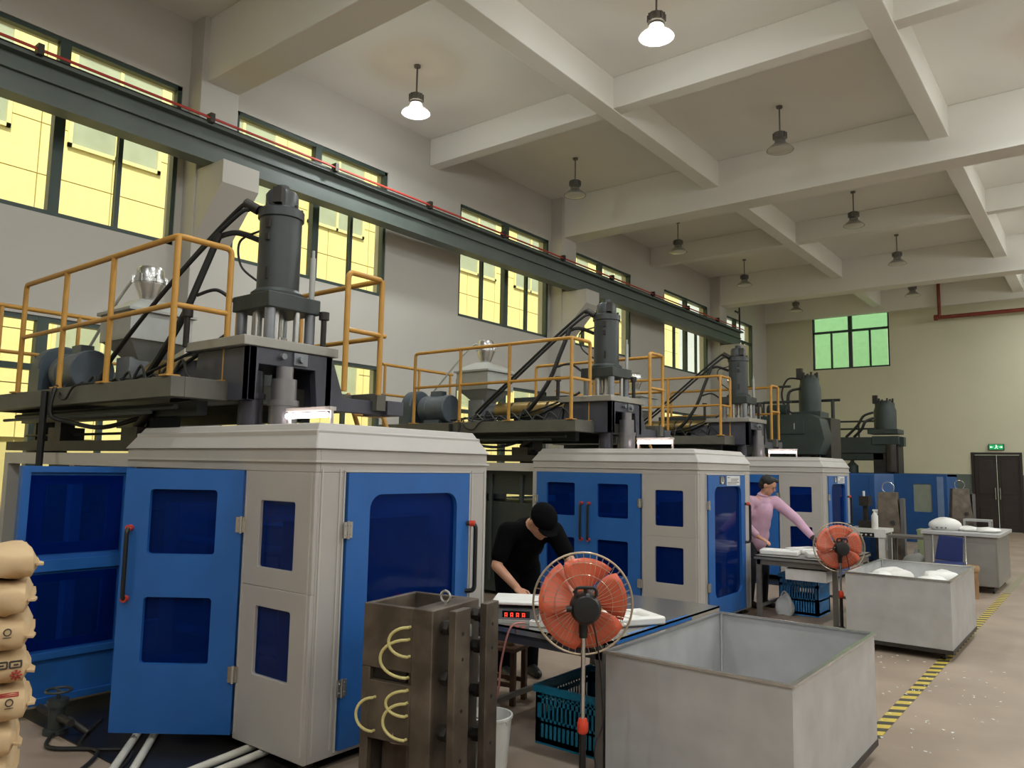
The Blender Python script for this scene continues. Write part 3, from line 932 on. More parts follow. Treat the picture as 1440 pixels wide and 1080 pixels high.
# emblem and data label on the front doors of the second and third machine
sw = mat('sticker white', '#d9d8d6', .5)
sk = mat('sticker grey print', '#77787f', .6)
sd = mat('sticker dark', '#2c2f3a', .5)
for M in (M2, M3):
    fd = [c for c in M.children if c.name.split('.')[0] == 'front_door'][0]
    m = MB()
    m.box(.0142, .52, 1.5, .016, .68, 1.59)
    m.mi(1).lathe([(.042, 0), (.042, .002)], (.016, .60, 1.545), (1, 0, 0), 20)
    m.mi(0).lathe([(.03, 0), (.03, .001)], (.018, .60, 1.555), (1, 0, 0), 16)
    m.mi(1).tube([(.0195, .612, 1.572), (.0195, .594, 1.566), (.0195, .588, 1.548), (.0195, .6, 1.536), (.0195, .612, 1.545), (.0195, .6, 1.556), (.0195, .59, 1.55)], .003, 5)
    m.build('emblem', [sd, sw], fd)
    m = MB()
    m.box(.0142, .72, 1.485, .016, 1.1, 1.595)
    m.mi(1)
    for r_, (a, b) in enumerate(((.74, .80), (.84, 1.06), (.84, 1.02), (.74, 1.08), (.74, 1.0))):
        z = 1.575 - r_ * .018
        m.box(.016, a, z - .005, .0165, b, z + .004)
    m.build('data_label', [sw, sk], fd)

# ------------------------------------------------------------------ the two old dark machines at the end
OLDG = mat('old dark green machine paint', '#2f3a36', 0.5, var=0.2, scale=4)
OLDB = mat('old dark blue paint', '#1d4f8a', 0.4, var=0.08)
OLDR = mat('dark rail paint', '#2f342f', 0.5)
def old_tower(T, X, Y, zb, zt, rad):
    f = MB()
    f.lathe([(rad * 1.05, zb), (rad * 1.05, zb + .5), (rad * .92, zt - .1), (rad * .92, zt), (rad * .7, zt), (rad * .7, zt + .06), (0, zt + .08)], (X, Y, 0), n=28)
    f.box(X - rad * 1.4, Y - rad * 1.4, zb - .12, X + rad * 1.4, Y + rad * 1.4, zb)
    f.build('cylinder', OLDG, T)
    f = MB()
    for a in range(6):
        an = 2 * pi * a / 6
        f.cyl((X + rad * .75 * cos(an), Y + rad * .75 * sin(an), zt), (X + rad * .75 * cos(an), Y + rad * .75 * sin(an), zt + .12), .025, n=8)
    f.obox((X - rad * .8, Y - .1, zt + .1), (.12, .1, .22))
    f.build('cylinder_fittings', DARKS, T)['kind'] = 'stuff'
O4 = thing('old_blow_molding_machine', 'fourth machine, old dark green with a blue cabinet, past the third', 'machine', (-3.5, 15.6, 0), group='old dark machines at the end')
MB().box(-2.3, 0, .05, -.05, 1.6, 1.64).build('cabinet', OLDB, O4, bevel=.01)
MB().box(-2.2, -.012, .15, -1.2, 0, 1.55).box(-1.1, -.012, .15, -.15, 0, 1.55).build('cabinet_panel', OLDB, O4)
m = MB().box(-5.0, .2, 2.0, -1.1, .32, 2.16).box(-5.0, 1.3, 2.0, -1.1, 1.42, 2.16).box(-5, .32, 2.1, -1.1, 1.3, 2.16)
for x in (-4.8, -2.6, -1.2):
    m.box(x, .22, 0.0, x + .1, .3, 2.0)
m.build('platform', OLDG, O4)
m = MB().prism([(-2.0, 2.25), (-2.0, 2.8), (-1.2, 2.8), (-1.0, 2.7), (-.92, 2.3), (-1.05, 2.0), (-1.6, 2.0)], 'y', -.05, .5)
m.box(-1.85, -.07, 2.4, -1.3, -.05, 2.7)
m.build('head_housing', OLDG, O4, bevel=.01)
MB().box(-1.5, -.075, 2.5, -1.48, -.07, 2.62).build('gauge', HOPG, O4)
MB().box(-1.3, .5, 1.64, -.95, 1.2, 2.75).cyl((-1.2, .3, 1.66), (-1.2, .3, 2.2), .1).cyl((-1.55, .15, 1.66), (-1.55, .15, 2.1), .12).build('die_block', DARKS, O4)
old_tower(O4, -1.48, .95, 2.9, 3.62, .21)
m = rail_pipe(rounded([(-2.7, .1, 2.8), (-2.7, .1, 3.38), (-1.6, .1, 3.38)], .05), .024)
m.cyl((-2.7, 1.6, 3.2), (-1.05, 1.6, 3.2), .03).cyl((-1.2, 1.6, 2.1), (-1.2, 1.6, 3.2), .04).cyl((-2.7, 1.6, 2.1), (-2.7, 1.6, 3.2), .024).cyl((-2.7, .1, 3.06), (-1.6, .1, 3.06), .02).cyl((-2.7, .1, 2.1), (-2.7, .1, 2.8), .024)
m.build('guard_rail', OLDR, O4)
m = MB()
for k in range(5):
    x = -2.55 + .06 * k
    m.tube(spline([(x, .2, 2.82), (x + .02, .18, 3.0), (x + .05, .2, 3.06), (x + .07, .22, 2.95), (x + .06, .25, 2.82)], 5), .012, 6)
m.tube(spline([(-1.62, .85, 3.6), (-1.85, .7, 3.6), (-1.95, .6, 3.3), (-1.85, .5, 3.0), (-1.7, .5, 2.85)], 6), .02, 6)
m.tube(spline([(-1.62, .8, 3.4), (-1.8, .6, 3.3), (-1.8, .55, 2.9)], 6), .03, 6)
m.build('hose', RUBBER, O4)
MB().cyl((-2.2, .5, 2.92), (-1.8, .5, 2.92), .13).box(-2.3, .3, 2.16, -1.9, .8, 2.8).build('drive_motor', OLDG, O4)

O5 = thing('old_blow_molding_machine', 'fifth machine, old dark green with a blue windowed cabinet by the end wall', 'machine', (-3.2, 21.2, 0), group='old dark machines at the end')
m = MB().ring((-.9, .0, 0, 1.66), (-.74, .74, -.34, 1.42), .03, .015, 'y', 3, .0)
m.box(-2.4, -.01, .0, -.9, .03, 1.66).box(-2.4, .03, 1.6, 0, 1.5, 1.66).box(-.03, .02, .05, 0, 1.5, 1.66).box(-2.4, .03, .05, -2.36, 1.5, 1.66)
m.build('cabinet', OLDB, O5, bevel=.006)
MB().box(-.78, .012, .7, -.3, .02, 1.46).build('window_pane', mat('pale cabinet window', '#8d9486', .25), O5)
MB().box(-.22, -.02, .1, -.08, 0, 1.6).box(-.19, -.026, .72, -.12, -.02, 1.42).build('door', mat('pale blue door', '#6c84a8', .4), O5)
m = MB().box(-4.9, .5, 2.0, -1.5, .62, 2.18).box(-4.9, 1.3, 2.0, -1.5, 1.42, 2.18).box(-4.9, .62, 2.12, -1.5, 1.3, 2.18).box(-2.6, .45, 2.18, -1.3, 1.3, 2.6).box(-1.75, .4, 2.4, -1.12, 1.3, 2.62).box(-1.3, .55, 2.36, -1.02, .8, 2.6)
m.build('platform', OLDG, O5, bevel=.01)
for x in (-2.7, -2.3):
    MB().cyl((x, .6, 1.66), (x, .6, 2.0), .05).lathe([(.05, 1.95), (.15, 1.85), (.15, 1.66)], (x, .6, 0)).build('pillar', OLDG, O5)
MB().box(-1.75, .5, 1.66, -1.15, 1.1, 2.4).cyl((-1.3, .4, 1.7), (-1.3, .4, 2.4), .12).build('die_block', DARKS, O5)
old_tower(O5, -1.5, .8, 2.8, 3.5, .26)
m = MB()
for z in (2.82, 3.02):
    m.cyl((-4.4, .55, z), (-1.7, .55, z), .025)
for x in (-4.4, -3.4, -2.9, -2.1):
    m.cyl((x, .55, 2.18), (x, .55, 3.02), .025)
m.build('guard_rail', OLDR, O5)
m = MB()
m.tube(spline([(-1.75, .6, 3.25), (-1.95, .45, 3.15), (-2.1, .42, 2.9), (-2.4, .45, 2.6)], 6), .035, 6)
m.tube(spline([(-1.75, .6, 3.1), (-1.9, .42, 3.0), (-2.0, .42, 2.8), (-2.2, .45, 2.6)], 6), .035, 6)
m.build('hose', RUBBER, O5)
MB().lathe([(.16, 0), (.16, .2)], (-2.9, .5, 2.62), (0, 1, 0), 18).box(-3.0, .5, 2.18, -2.8, .7, 2.5).build('drive_motor', OLDG, O5)
# ------------------------------------------------------------------ sheet-steel bins
def sheet_bin(label, x0, y0, x1, y1, z0, z1):
    T = thing('sheet_metal_bin', label, 'bin', (x0, y0, 0), group='open sheet metal bins on casters')
    w, d, t = x1 - x0, y1 - y0, .004
    for (nm, b) in (('side_wall', (0, 0, z0, w, t, z1)), ('side_wall', (0, d - t, z0, w, d, z1)), ('side_wall', (0, t, z0, t, d - t, z1)), ('side_wall', (w - t, t, z0, w, d - t, z1)), ('bottom', (t, t, z0, w - t, d - t, z0 + t))):
        MB().box(*b).build(nm, STEEL, T)
    r = MB()
    r.box(-.012, -.012, z1 - .004, w + .012, .014, z1 + .008).box(-.012, d - .014, z1 - .004, w + .012, d + .012, z1 + .008)
    r.box(-.012, .014, z1 - .004, .014, d - .014, z1 + .008).box(w - .014, .014, z1 - .004, w + .012, d - .014, z1 + .008)
    r.build('rim', SILVER, T)
    s = MB()
    for (x, y) in ((.012, .012), (w - .012, .012), (.012, d - .012), (w - .012, d - .012)):
        s.cyl((x, y, z0), (x, y, z1), .01, n=6)
    s.build('corner_seam', STEEL, T)
    f = MB()
    f.box(-.005, -.005, z0 - .035, w + .005, .04, z0).box(-.005, d - .04, z0 - .035, w + .005, d + .005, z0).box(-.005, .04, z0 - .035, .04, d - .04, z0).box(w - .04, .04, z0 - .035, w + .005, d - .04, z0)
    f.build('base_frame', DARKS, T)
    for (x, y) in ((.08, .08), (w - .08, .08), (.08, d - .08), (w - .08, d - .08)):
        c = MB().cyl((x - .012, y, .034), (x + .012, y, .034), .034, n=14).build('caster', BLACK, T)
        MB().box(x - .02, y - .02, .05, x - .014, y + .02, z0 - .03).box(x + .014, y - .02, .05, x + .02, y + .02, z0 - .03).box(x - .02, y - .02, z0 - .038, x + .02, y + .02, z0 - .03).build('fork', DARKS, c)
    return T
B1 = sheet_bin('large empty galvanised steel bin in the right foreground', -2.14, 3.57, -1.18, 5.05, .1, .70)
B2 = sheet_bin('galvanised steel bin holding white plastic parts by the second fan', -2.1, 7.95, -1.21, 9.42, .1, .70)

def lump(name, r, seed, mats, sx=1, sy=1, sz=.4, amp=.25):
    """crumpled moulded plastic flash: a flattened, dented body"""
    rnd = random.Random(seed)
    m = MB(); m.ell((0, 0, 0), (r * sx, r * sy, r * sz), 18, 10)
    ph = [rnd.uniform(0, 6) for _ in range(6)]
    vs = []
    for (x, y, z) in m.v:
        k = 1 + amp * sin(9 * x / r / 3 + ph[0]) * cos(11 * y / r / 3 + ph[1]) + amp * .6 * sin(17 * x / r / 3 + 13 * y / r / 3 + ph[2])
        vs.append((x * k, y * k, max(z * k, -r * sz * .55)))
    m.v = vs
    return m
rnd = random.Random(3)
hp_ = MB()
N = 20
vs = []
for i in range(N + 1):
    for j in range(N + 1):
        x, y = -2.09 + .87 * i / N, 7.97 + 1.43 * j / N
        vs.append((x, y, .47 + .05 * sin(9 * x + 5 * y) + .04 * sin(17 * x - 11 * y) + .09 * sin(pi * i / N) * sin(pi * j / N)))
hp_._add(vs + [(x, y, .106) for (x, y, z) in vs], [])
K_ = (N + 1) ** 2
idx = lambda i, j: i * (N + 1) + j
for i in range(N):
    for j in range(N):
        q = (idx(i, j), idx(i + 1, j), idx(i + 1, j + 1), idx(i, j + 1))
        hp_.f.append(q); hp_.m.append(0); hp_.f.append(tuple(K_ + t for t in q)[::-1]); hp_.m.append(0)
edge = [idx(i, 0) for i in range(N)] + [idx(N, j) for j in range(N)] + [idx(N - i, N) for i in range(N)] + [idx(0, N - j) for j in range(N)]
for q in range(len(edge)):
    r = edge[(q + 1) % len(edge)]
    hp_.f.append((edge[q], r, K_ + r, K_ + edge[q])); hp_.m.append(0)
o = hp_.build('plastic_scrap', WHITEP)
tag(o, 'heap of white plastic scrap filling the farther bin', 'plastic scrap', kind='stuff')
SP = [(-1.87, 8.3), (-1.44, 8.4), (-1.86, 8.85), (-1.45, 9.05)]
SPL = ['front left of the heap', 'front right of the heap', 'middle left of the heap', 'back right of the heap']
for i, (x, y) in enumerate(SP):
    o = lump('p', .17, i, WHITEP, rnd.uniform(.9, 1.1), rnd.uniform(.9, 1.1), .5, .15).build('plastic_part', WHITEP)
    o.location = (x, y, .6); o.rotation_euler.z = rnd.uniform(0, 6)
    tag(o, 'white moulded plastic part lying in the farther bin, ' + SPL[i], 'plastic part', 'white parts in the farther bin')

# ------------------------------------------------------------------ work tables
TABF = mat('dark painted table frame', '#3b3b40', .45, var=.1)
TABG = mat('grey table frame', '#77736d', .4, metal=.4, var=.1)
def work_table(label, x0, y0, x1, y1, z, frame, apron, top):
    T = thing('work_table', label, 'table', (x0, y0, 0), group='worker tables')
    w, d = x1 - x0, y1 - y0
    MB().box(0, 0, z - .012, w, d, z).box(0, 0, z - .04, w, .004, z).box(0, d - .004, z - .04, w, d, z).box(w - .004, 0, z - .04, w, d, z).box(0, 0, z - .04, .004, d, z).build('table_top', top, T)
    f = MB()
    f.box(.03, .02, z - .1, w - .03, .06, z - .04).box(.03, d - .06, z - .1, w - .03, d - .02, z - .04).box(.02, .06, z - .1, .06, d - .06, z - .04).box(w - .06, .06, z - .1, w - .02, d - .06, z - .04)
    f.build('apron', apron, T)
    for (x, y) in ((.02, .02), (w - .07, .02), (.02, d - .07), (w - .07, d - .07)):
        MB().box(x, y, 0, x + .05, y + .05, z - .04).build('leg', frame, T)
    MB().box(.07, d - .06, .12, w - .07, d - .03, .15).box(.03, .07, .12, .06, d - .07, .15).build('stretcher', frame, T)
    return T
T1 = work_table('stainless topped work table in front of the worker in black', -3.3, 3.74, -2.25, 5.3, .70, TABG, TABF, STAIN)
T2 = work_table('grey steel work table in front of the worker in pink', -3.3, 8.75, -2.38, 10.15, .70, TABG, TABG, mat('dull table sheet', '#8f8d88', .35, metal=.5))
# second machine's blue door reflection painted on the stainless, plus an edge strip
fm = mat('blue reflection and edge strip', '#2f6fb5', .25)
o = MB().prism([(1.02, .3), (1.04, .3), (1.04, 1.1), (1.02, 1.05)], 'z', .7003, .7012).build('painted_reflection', fm, T1)
MB().box(1.051, .12, .672, 1.054, 1.1, .69).build('blue_edge_strip', fm, T1)
# edge clamps under the near table rim
# weighing scale
S = thing('weighing_scale', 'grey electronic scale with red display on the near table', 'scale', (-3.0, 3.98, .70), rz=radians(32))
MB().box(-.15, -.12, .0, .15, .14, .085).prism([(-.12, .0), (-.16, .0), (-.12, .085)], 'x', -.14, .14).build('body', mat('scale dark grey', '#47474b', .45), S, bevel=.006)
MB().box(-.18, -.15, .105, .18, .17, .125).cyl((0, 0, .085), (0, 0, .105), .05).build('platform', WHITEP, S, bevel=.006)
MB().box(-.11, -.146, .03, .06, -.138, .07).build('display', mat('display black', '#0c0a0a', .2), S)
dg = MB()
for i in range(4):
    x = -.095 + i * .036
    for (a, b, c_, d_) in ((0, .055, .016, .058), (0, .035, .003, .058), (.013, .035, .016, .058), (0, .04, .016, .043)):
        dg.box(x + a, -.149, b, x + c_, -.1455, d_)
dg.build('digits', emit('red display digits', '#ff3020', 3.0), S)
MB().box(-.14, -.165, .0, .14, -.12, .018).build('feet_bar', HOPG, S)
# white power strip and its cord
P_ = thing('power_strip', 'white power strip on the near table edge by the scale', 'power strip', (-2.74, 3.86, .70), rz=radians(20))
MB().box(-.09, -.025, 0, .09, .025, .035).build('case', WHITEP, P_, bevel=.005)
for i in range(3):
    MB().box(-.075 + i * .055, -.015, .035, -.04 + i * .055, .015, .037).build('socket', mat('socket grey', '#8d8d8c', .5), P_)
MB().box(-.03, -.02, .037, .0, .02, .08).build('plug', WHITEP, P_)
c = MB().tube(spline([(-2.84, 3.8, .72), (-2.88, 3.71, .70), (-2.93, 3.69, .5), (-2.95, 3.68, .3), (-3.05, 3.66, .08), (-3.2, 3.64, .012)], 8), .006, 6).build('extension_cord', mat('pinkish cord', '#b3766b', .5))
tag(c, 'thin pink cord hanging from the power strip to the floor', 'cord')
c = MB().tube(spline([(-2.86, 3.98, .712), (-2.78, 4.03, .75), (-2.72, 3.98, .715), (-2.65, 4.0, .709)], 8), .007, 6).build('scale_cable', RUBBER)
tag(c, 'short black cable looped beside the scale', 'cable')
# white moulded products on the tables
def product(label, loc, rz, s=(.42, .3, .05), group=None):
    T = thing('moulded_panel', label, 'plastic part', loc, rz, group)
    w, d, h = s
    MB().ring((-w / 2, -d / 2, w / 2, d / 2), (-w / 2 + .07, -d / 2 + .06, w / 2 - .07, d / 2 - .06), .04, h / 2, 'z', 5, h / 2).build('shell', WHITEP, T, bevel=.012)
    MB().box(-w / 2 + .06, -d / 2 + .05, .0, w / 2 - .06, d / 2 - .05, h * .45).build('web', WHITEP, T)
    return T
product('white moulded plastic panel lying on the stainless table top', (-2.46, 4.32, .7015), radians(60))
product('white plastic panel on the stainless table, half under another', (-2.56, 4.05, .7015), radians(75), (.3, .22, .04))
yb = thing('yellow_box', 'small yellow carton on the near table behind the fan', 'box', (-2.62, 4.42, .70), .3)
MB().box(-.06, -.05, 0, .06, .05, .13).build('carton', mat('yellow carton', '#d8b04a', .6), yb, bevel=.003)
MB().box(-.062, -.015, .001, .062, .015, .132).build('carton_tape', mat('carton tape', '#c9a24a', .3), yb)
for i, (x, y, r, z, lb) in enumerate([(-3.1, 9.05, .2, .7, 'near left of the farther table'), (-2.95, 9.5, 1.2, .7, 'middle of the farther table'), (-2.62, 9.6, .1, .7, 'far right of the farther table'), (-2.6, 9.08, .4, .7, 'near right of the farther table')]):
    product('white moulded panel on the ' + lb, (x, y, z + .001), r, (.42, .26, .055), 'white panels on the farther table')
pr_ = thing('white_tray', 'white plastic tray slung under the farther table', 'tray', (-2.74, 8.9, .46))
MB().box(-.22, -.1, 0, .22, .25, .01).box(-.22, -.1, .01, -.21, .25, .12).box(.21, -.1, .01, .22, .25, .12).box(-.21, -.1, .01, .21, -.09, .12).box(-.21, .24, .01, .21, .25, .12).build('tray_shell', WHITEP, pr_)
MB().box(-.22, 0, .12, -.2, .02, .19).box(.2, 0, .12, .22, .02, .19).build('tray_hook', TABG, pr_)

# ------------------------------------------------------------------ pedestal fans
ORANGE = mat('orange fan blade', '#d9674a', .3, var=.05)
CHROME = mat('chrome tube', '#cfcfcd', .12, metal=1.0, var=.02)
WIRE = mat('fan guard wire', '#b9a88f', .3, metal=.6)
def pedestal_fan(label, x, y, zc, R, rz, tilt=0.0):
    T = thing('pedestal_fan', label, 'fan', (x, y, 0), rz, group='orange pedestal fans')
    MB().lathe([(.17, 0), (.175, .01), (.16, .03), (.05, .045), (.03, .06), (.022, .07)], n=32).build('base', BLACK, T)
    MB().cyl((0, 0, .06), (0, 0, .4), .017, n=14).build('lower_pole', BLACK, T)
    MB().lathe([(.02, .36), (.027, .37), (.027, .41), (.02, .43)], n=16).build('collar', REDP, T)
    MB().cyl((0, 0, .42), (0, 0, zc - .12), .011, n=12).build('upper_pole', CHROME, T)
    n = MB().cyl((0, 0, zc - .16), (0, 0, zc - .05), .02, .026, n=12).obox((-.0, 0, zc - .06), (.05, .045, .07))
    n.build('neck', BLACK, T)
    mt = MB()
    mt.lathe([(.03, -.17), (.06, -.165), (.075, -.14), (.075, -.07), (.06, -.045), (.03, -.04)], (0.02, 0, zc), (1, 0, 0), 24)
    mt.tube(rounded([(-.12, -.05, zc + .06), (-.12, -.05, zc + .1), (-.12, .05, zc + .1), (-.12, .05, zc + .06)], .02), .008, 6)
    mt.cyl((-.1, 0, zc + .07), (-.1, 0, zc + .105), .01)
    mt.cyl((-.13, .07, zc), (-.13, .095, zc), .015)
    mt.build('motor', BLACK, T)
    ax = .04
    g = MB()
    for (sgn, dep) in ((-1, .05), (1, .09)):
        K = 44
        for i in range(K):
            a = 2 * pi * i / K
            pts = []
            for s in range(5):
                t = s / 4
                rr = .06 + (R - .06) * t
                pts.append((ax + sgn * dep * (1 - t ** 2.2), rr * cos(a + .12 * (1 - t)), zc + rr * sin(a + .12 * (1 - t))))
            g.tube(pts, .0013, 3)
        for q in (.45, .75):
            rr = .06 + (R - .06) * q
            g.tube([(ax + sgn * dep * (1 - q ** 2.2), rr * cos(2 * pi * j / 36), zc + rr * sin(2 * pi * j / 36)) for j in range(36)], .0016, 4, closed=True)
    go = g.build('guard', WIRE, T); go['kind'] = 'stuff'
    MB().tube([(ax, R * cos(2 * pi * j / 48), zc + R * sin(2 * pi * j / 48)) for j in range(48)], .0055, 8, closed=True).build('guard_ring', WIRE, T)
    MB().lathe([(.06, .082), (.062, .09), (.05, .096), (0, .098)], (ax, 0, zc), (1, 0, 0), 20).build('guard_badge', BLACK, T)
    b = MB()
    N, K = 7, 6
    vs, fs = [], []
    for i in range(N):
        rr = .035 + (R * .9 - .035) * i / (N - 1)
        half = radians(22 + 16 * sin(pi * min(1, i / (N - 1) * .75)))
        for j in range(K):
            a = -half + 2 * half * j / (K - 1) + .25 * i / (N - 1)
            xx = ax - .01 + (a) * .055
            vs.append((xx, rr * cos(a), rr * sin(a)))
    for i in range(N - 1):
        for j in range(K - 1):
            fs.append((i * K + j, i * K + j + 1, (i + 1) * K + j + 1, (i + 1) * K + j))
    b._add(vs, fs)
    me = b.mesh('blade', ORANGE)
    for i in range(5):
        o = bpy.data.objects.new('blade', me); COL.objects.link(o); o.parent = T
        o.location = (0, 0, zc); o.rotation_euler = (2 * pi * i / 5 + .2, 0, 0)
        so = o.modifiers.new('thick', 'SOLIDIFY'); so.thickness = .003
    MB().lathe([(.04, -.02), (.045, 0), (.04, .03), (0, .035)], (ax, 0, zc), (1, 0, 0), 20).build('hub', ORANGE, T)
    MB().tube(spline([(-.15, -.03, zc - .05), (-.1, -.07, zc - .25), (-.06, -.09, zc - .55), (-.09, -.05, .3), (-.16, -.1, .02), (-.3, -.25, .008)], 7), .004, 6).build('cord', BLACK, T)
    return T
pedestal_fan('orange bladed pedestal fan beside the near table, its back to the camera', -2.12, 3.32, .975, .25, radians(128))
pedestal_fan('farther orange bladed pedestal fan at the corner of the second table', -2.31, 8.57, .875, .255, radians(117))

# ------------------------------------------------------------------ mold standing in the foreground
MO = thing('steel_mold', 'rusty brown steel mold block with pale hoses standing in the foreground', 'mold', (-3.05, 2.71, 0), radians(9.7), 'molds waiting on the floor')
m = MB()
# open cavity box: walls
m.box(0, 0, .64, .30, .035, .95).box(0, .41, .1, .30, .44, .95).box(0, .035, .1, .03, .41, .95)
m.box(0, 0, .1, .05, .035, .64).box(.05, 0, .30, .30, .035, .58)
m.box(.05, .12, .1, .27, .41, .28).box(.26, .035, .1, .30, .41, .93)
m.build('cavity_half', BROWNS, MO, bevel=.004)
MB().box(.30, 0, .02, .42, .44, .95).build('back_plate', BROWNS, MO, bevel=.005)
MB().box(.03, .09, .58, .26, .1, .9).box(.06, .03, .585, .25, .06, .638).build('core_insert', DARKS, MO)
MB().box(-.02, -.02, 0, .44, .46, .02).box(0, 0, .02, .1, .44, .1).build('base_shoe', DARKS, MO)
for (v0, v1, zt) in ((.02, .155, .955), (.315, .44, .95)):
    b = MB().box(.50, v0, .0, .54, v1, zt)
    bo = b.build('clamp_bar', BROWNS, MO, bevel=.004)
    bh = MB()
    for z in (.25, .48, .72, .84):
        bh.cyl((.5395, (v0 + v1) / 2, z), (.5415, (v0 + v1) / 2, z), .009, n=10)
    bh.build('bolt_hole', BLACK, bo)
for (v, z) in ((.09, .86), (.09, .62), (.09, .36), (.38, .88), (.38, .72), (.38, .5), (.38, .28)):
    MB().cyl((.42, v, z), (.50, v, z), .03, n=16).cyl((.44, v, z), (.47, v, z), .038, n=6).build('spacer_bolt', DARKS, MO)
MB().cyl((.46, .24, .1), (.46, .24, .9), .018, n=12).build('water_pipe', PLATEN, MO)
MB().tube([(.36 + .028 * cos(2 * pi * j / 20) , .2, .985 + .028 * sin(2 * pi * j / 20)) for j in range(20)], .007, 8, closed=True).cyl((.36, .2, .945), (.36, .2, .96), .012).build('eye_bolt', SILVER, MO)
HOSE_Y = mat('pale yellow water hose', '#c9bd7c', .45)
for (x, za, zb, out) in ((.29, .86, .72, .08), (.285, .80, .62, .11), (.285, .56, .44, .08), (.285, .5, .33, .09), (.09, .5, .34, .07)):
    pts = [(x, .0, za)] + [(x - out * 1.1 * sin(pi * q / 14), -.02 - out * .45 * sin(pi * q / 14), (za + zb) / 2 + (za - zb) / 2 * cos(pi * q / 14)) for q in range(15)] + [(x, .0, zb)]
    MB().tube(pts, .0075, 8).build('water_hose', HOSE_Y, MO)
MB().obox((.49, .2, .83), (.03, .05, .06)).cyl((.47, .2, .78), (.5, .2, .82), .014).build('latch', SILVER, MO)
o = lump('rag', .07, 5, None, .9, .7, 1.1, .3).build('crumpled_wrapper', mat('pinkish wrapper', '#a5857a', .35))
o.location = (-2.83, 2.73, .34); tag(o, 'crumpled pinkish wrapper stuffed into the lower mold opening', 'wrapper')
o.location = (-2.86, 2.80, .335)

# white bucket beside the mold
bk = thing('bucket', 'white plastic bucket on the floor beside the rusty mold', 'bucket', (-2.81, 3.44, 0))
MB().lathe([(.0, .004), (.1, .004), (.102, 0), (.125, .27), (.132, .272), (.132, .285), (.122, .285), (.1, .02), (0, .02)], n=28).build('pail', WHITEP, bk)
MB().tube(arc((-.13, 0, .26), (-.1, -.19, .3), (.13, 0, .26), 12), .004, 6).build('bail', SILVER, bk)

# ------------------------------------------------------------------ plastic crates
CR = mat('teal crate plastic', '#11708c', .4)
CB = mat('blue crate plastic', '#3f97dd', .4)
def crate(label, x, y, z, w, d, h, m_, rz=0.0):
    T = thing('plastic_crate', label, 'crate', (x, y, z), rz, 'ventilated plastic crates')
    MB().box(0, 0, 0, w, d, .012).build('crate_floor', m_, T)
    rm = MB()
    rm.ring((-.012, -.012, w + .012, d + .012), (.012, .012, w - .012, d - .012), .01, .02, 'z', 2, h - .02)
    rm.build('rim', m_, T)
    def side(axis, at, L):
        s = MB()
        def B(a0, z0, a1, z1):
            if axis == 'y': s.box(a0, at, z0, a1, at + .006, z1)
            else: s.box(at, a0, z0, at + .006, a1, z1)
        nb = int(L / .03)
        for zr in (.012, h * .36, h * .7, h - .06):
            B(0, zr, L, zr + .03)
        B(0, .012, L, h * .40)
        for i in range(nb + 1):
            a = (L - .012) * i / nb
            B(a, .012, a + .012, h - .03)
        B(0, .012, .03, h - .03); B(L - .03, .012, L, h - .03)
        s.build('slatted_side', m_, T)
    side('y', 0, w); side('y', d - .006, w); side('x', 0, d); side('x', w - .006, d)
    return T
crate('teal ventilated crate under the near table behind the fan', -2.84, 3.92, 0, .5, .62, .34, CR)
crate('blue ventilated crate under the farther table holding a white net bag', -3.2, 9.28, 0, .45, .45, .46, CB)
nb = thing('net_bag', 'white net bag hanging out of the blue crate under the farther table', 'bag', (-3.1, 9.2, .0))
lump('b', .12, 8, None, 1, .5, 1.2, .16).build('bag_body', mat('white net', '#d9dcdc', .6, bump=.6, bscale=120), nb, loc=(0, 0, .08))
MB().tube(spline([(-.06, 0, .19), (0, -.03, .27), (.06, 0, .19)], 6), .008, 6).build('bag_tie', WHITEP, nb)

# brown wooden stool behind the near table
WOOD = mat('old brown wood', '#5a4030', .7, var=.25, scale=8, stretch=(6, 6, .8))
st = thing('wooden_stool', 'old brown wooden stool on the floor by the near machine corner', 'stool', (-3.52, 4.46, 0), .2)
MB().box(-.15, -.12, .36, .15, .12, .39).build('seat', WOOD, st, bevel=.006)
for (x, y) in ((-.12, -.09), (.12, -.09), (-.12, .09), (.12, .09)):
    MB().obox((x, y, .18), (.035, .035, .36)).build('leg', WOOD, st)
MB().box(-.11, -.1, .12, .11, -.08, .15).build('stretcher', WOOD, st)
MB().box(-.11, .08, .12, .11, .1, .15).build('stretcher', WOOD, st)
rg = lump('r', .09, 12, None, 1, .8, .7, .25).build('work_gloves', mat('dirty gloves', '#8c6f58', .8))
rg.location = (-3.52, 4.46, .39 + .035); tag(rg, 'bundle of dirty work gloves lying on the brown wooden stool', 'gloves')
wh = MB().tube(spline([(-3.12, 3.72, .5), (-3.1, 3.7, .4), (-3.11, 3.69, .2), (-3.12, 3.69, .02)], 6), .008, 6).build('white_hose', WHITEP)
tag(wh, 'thin white air hose hanging below the near table front edge', 'hose')

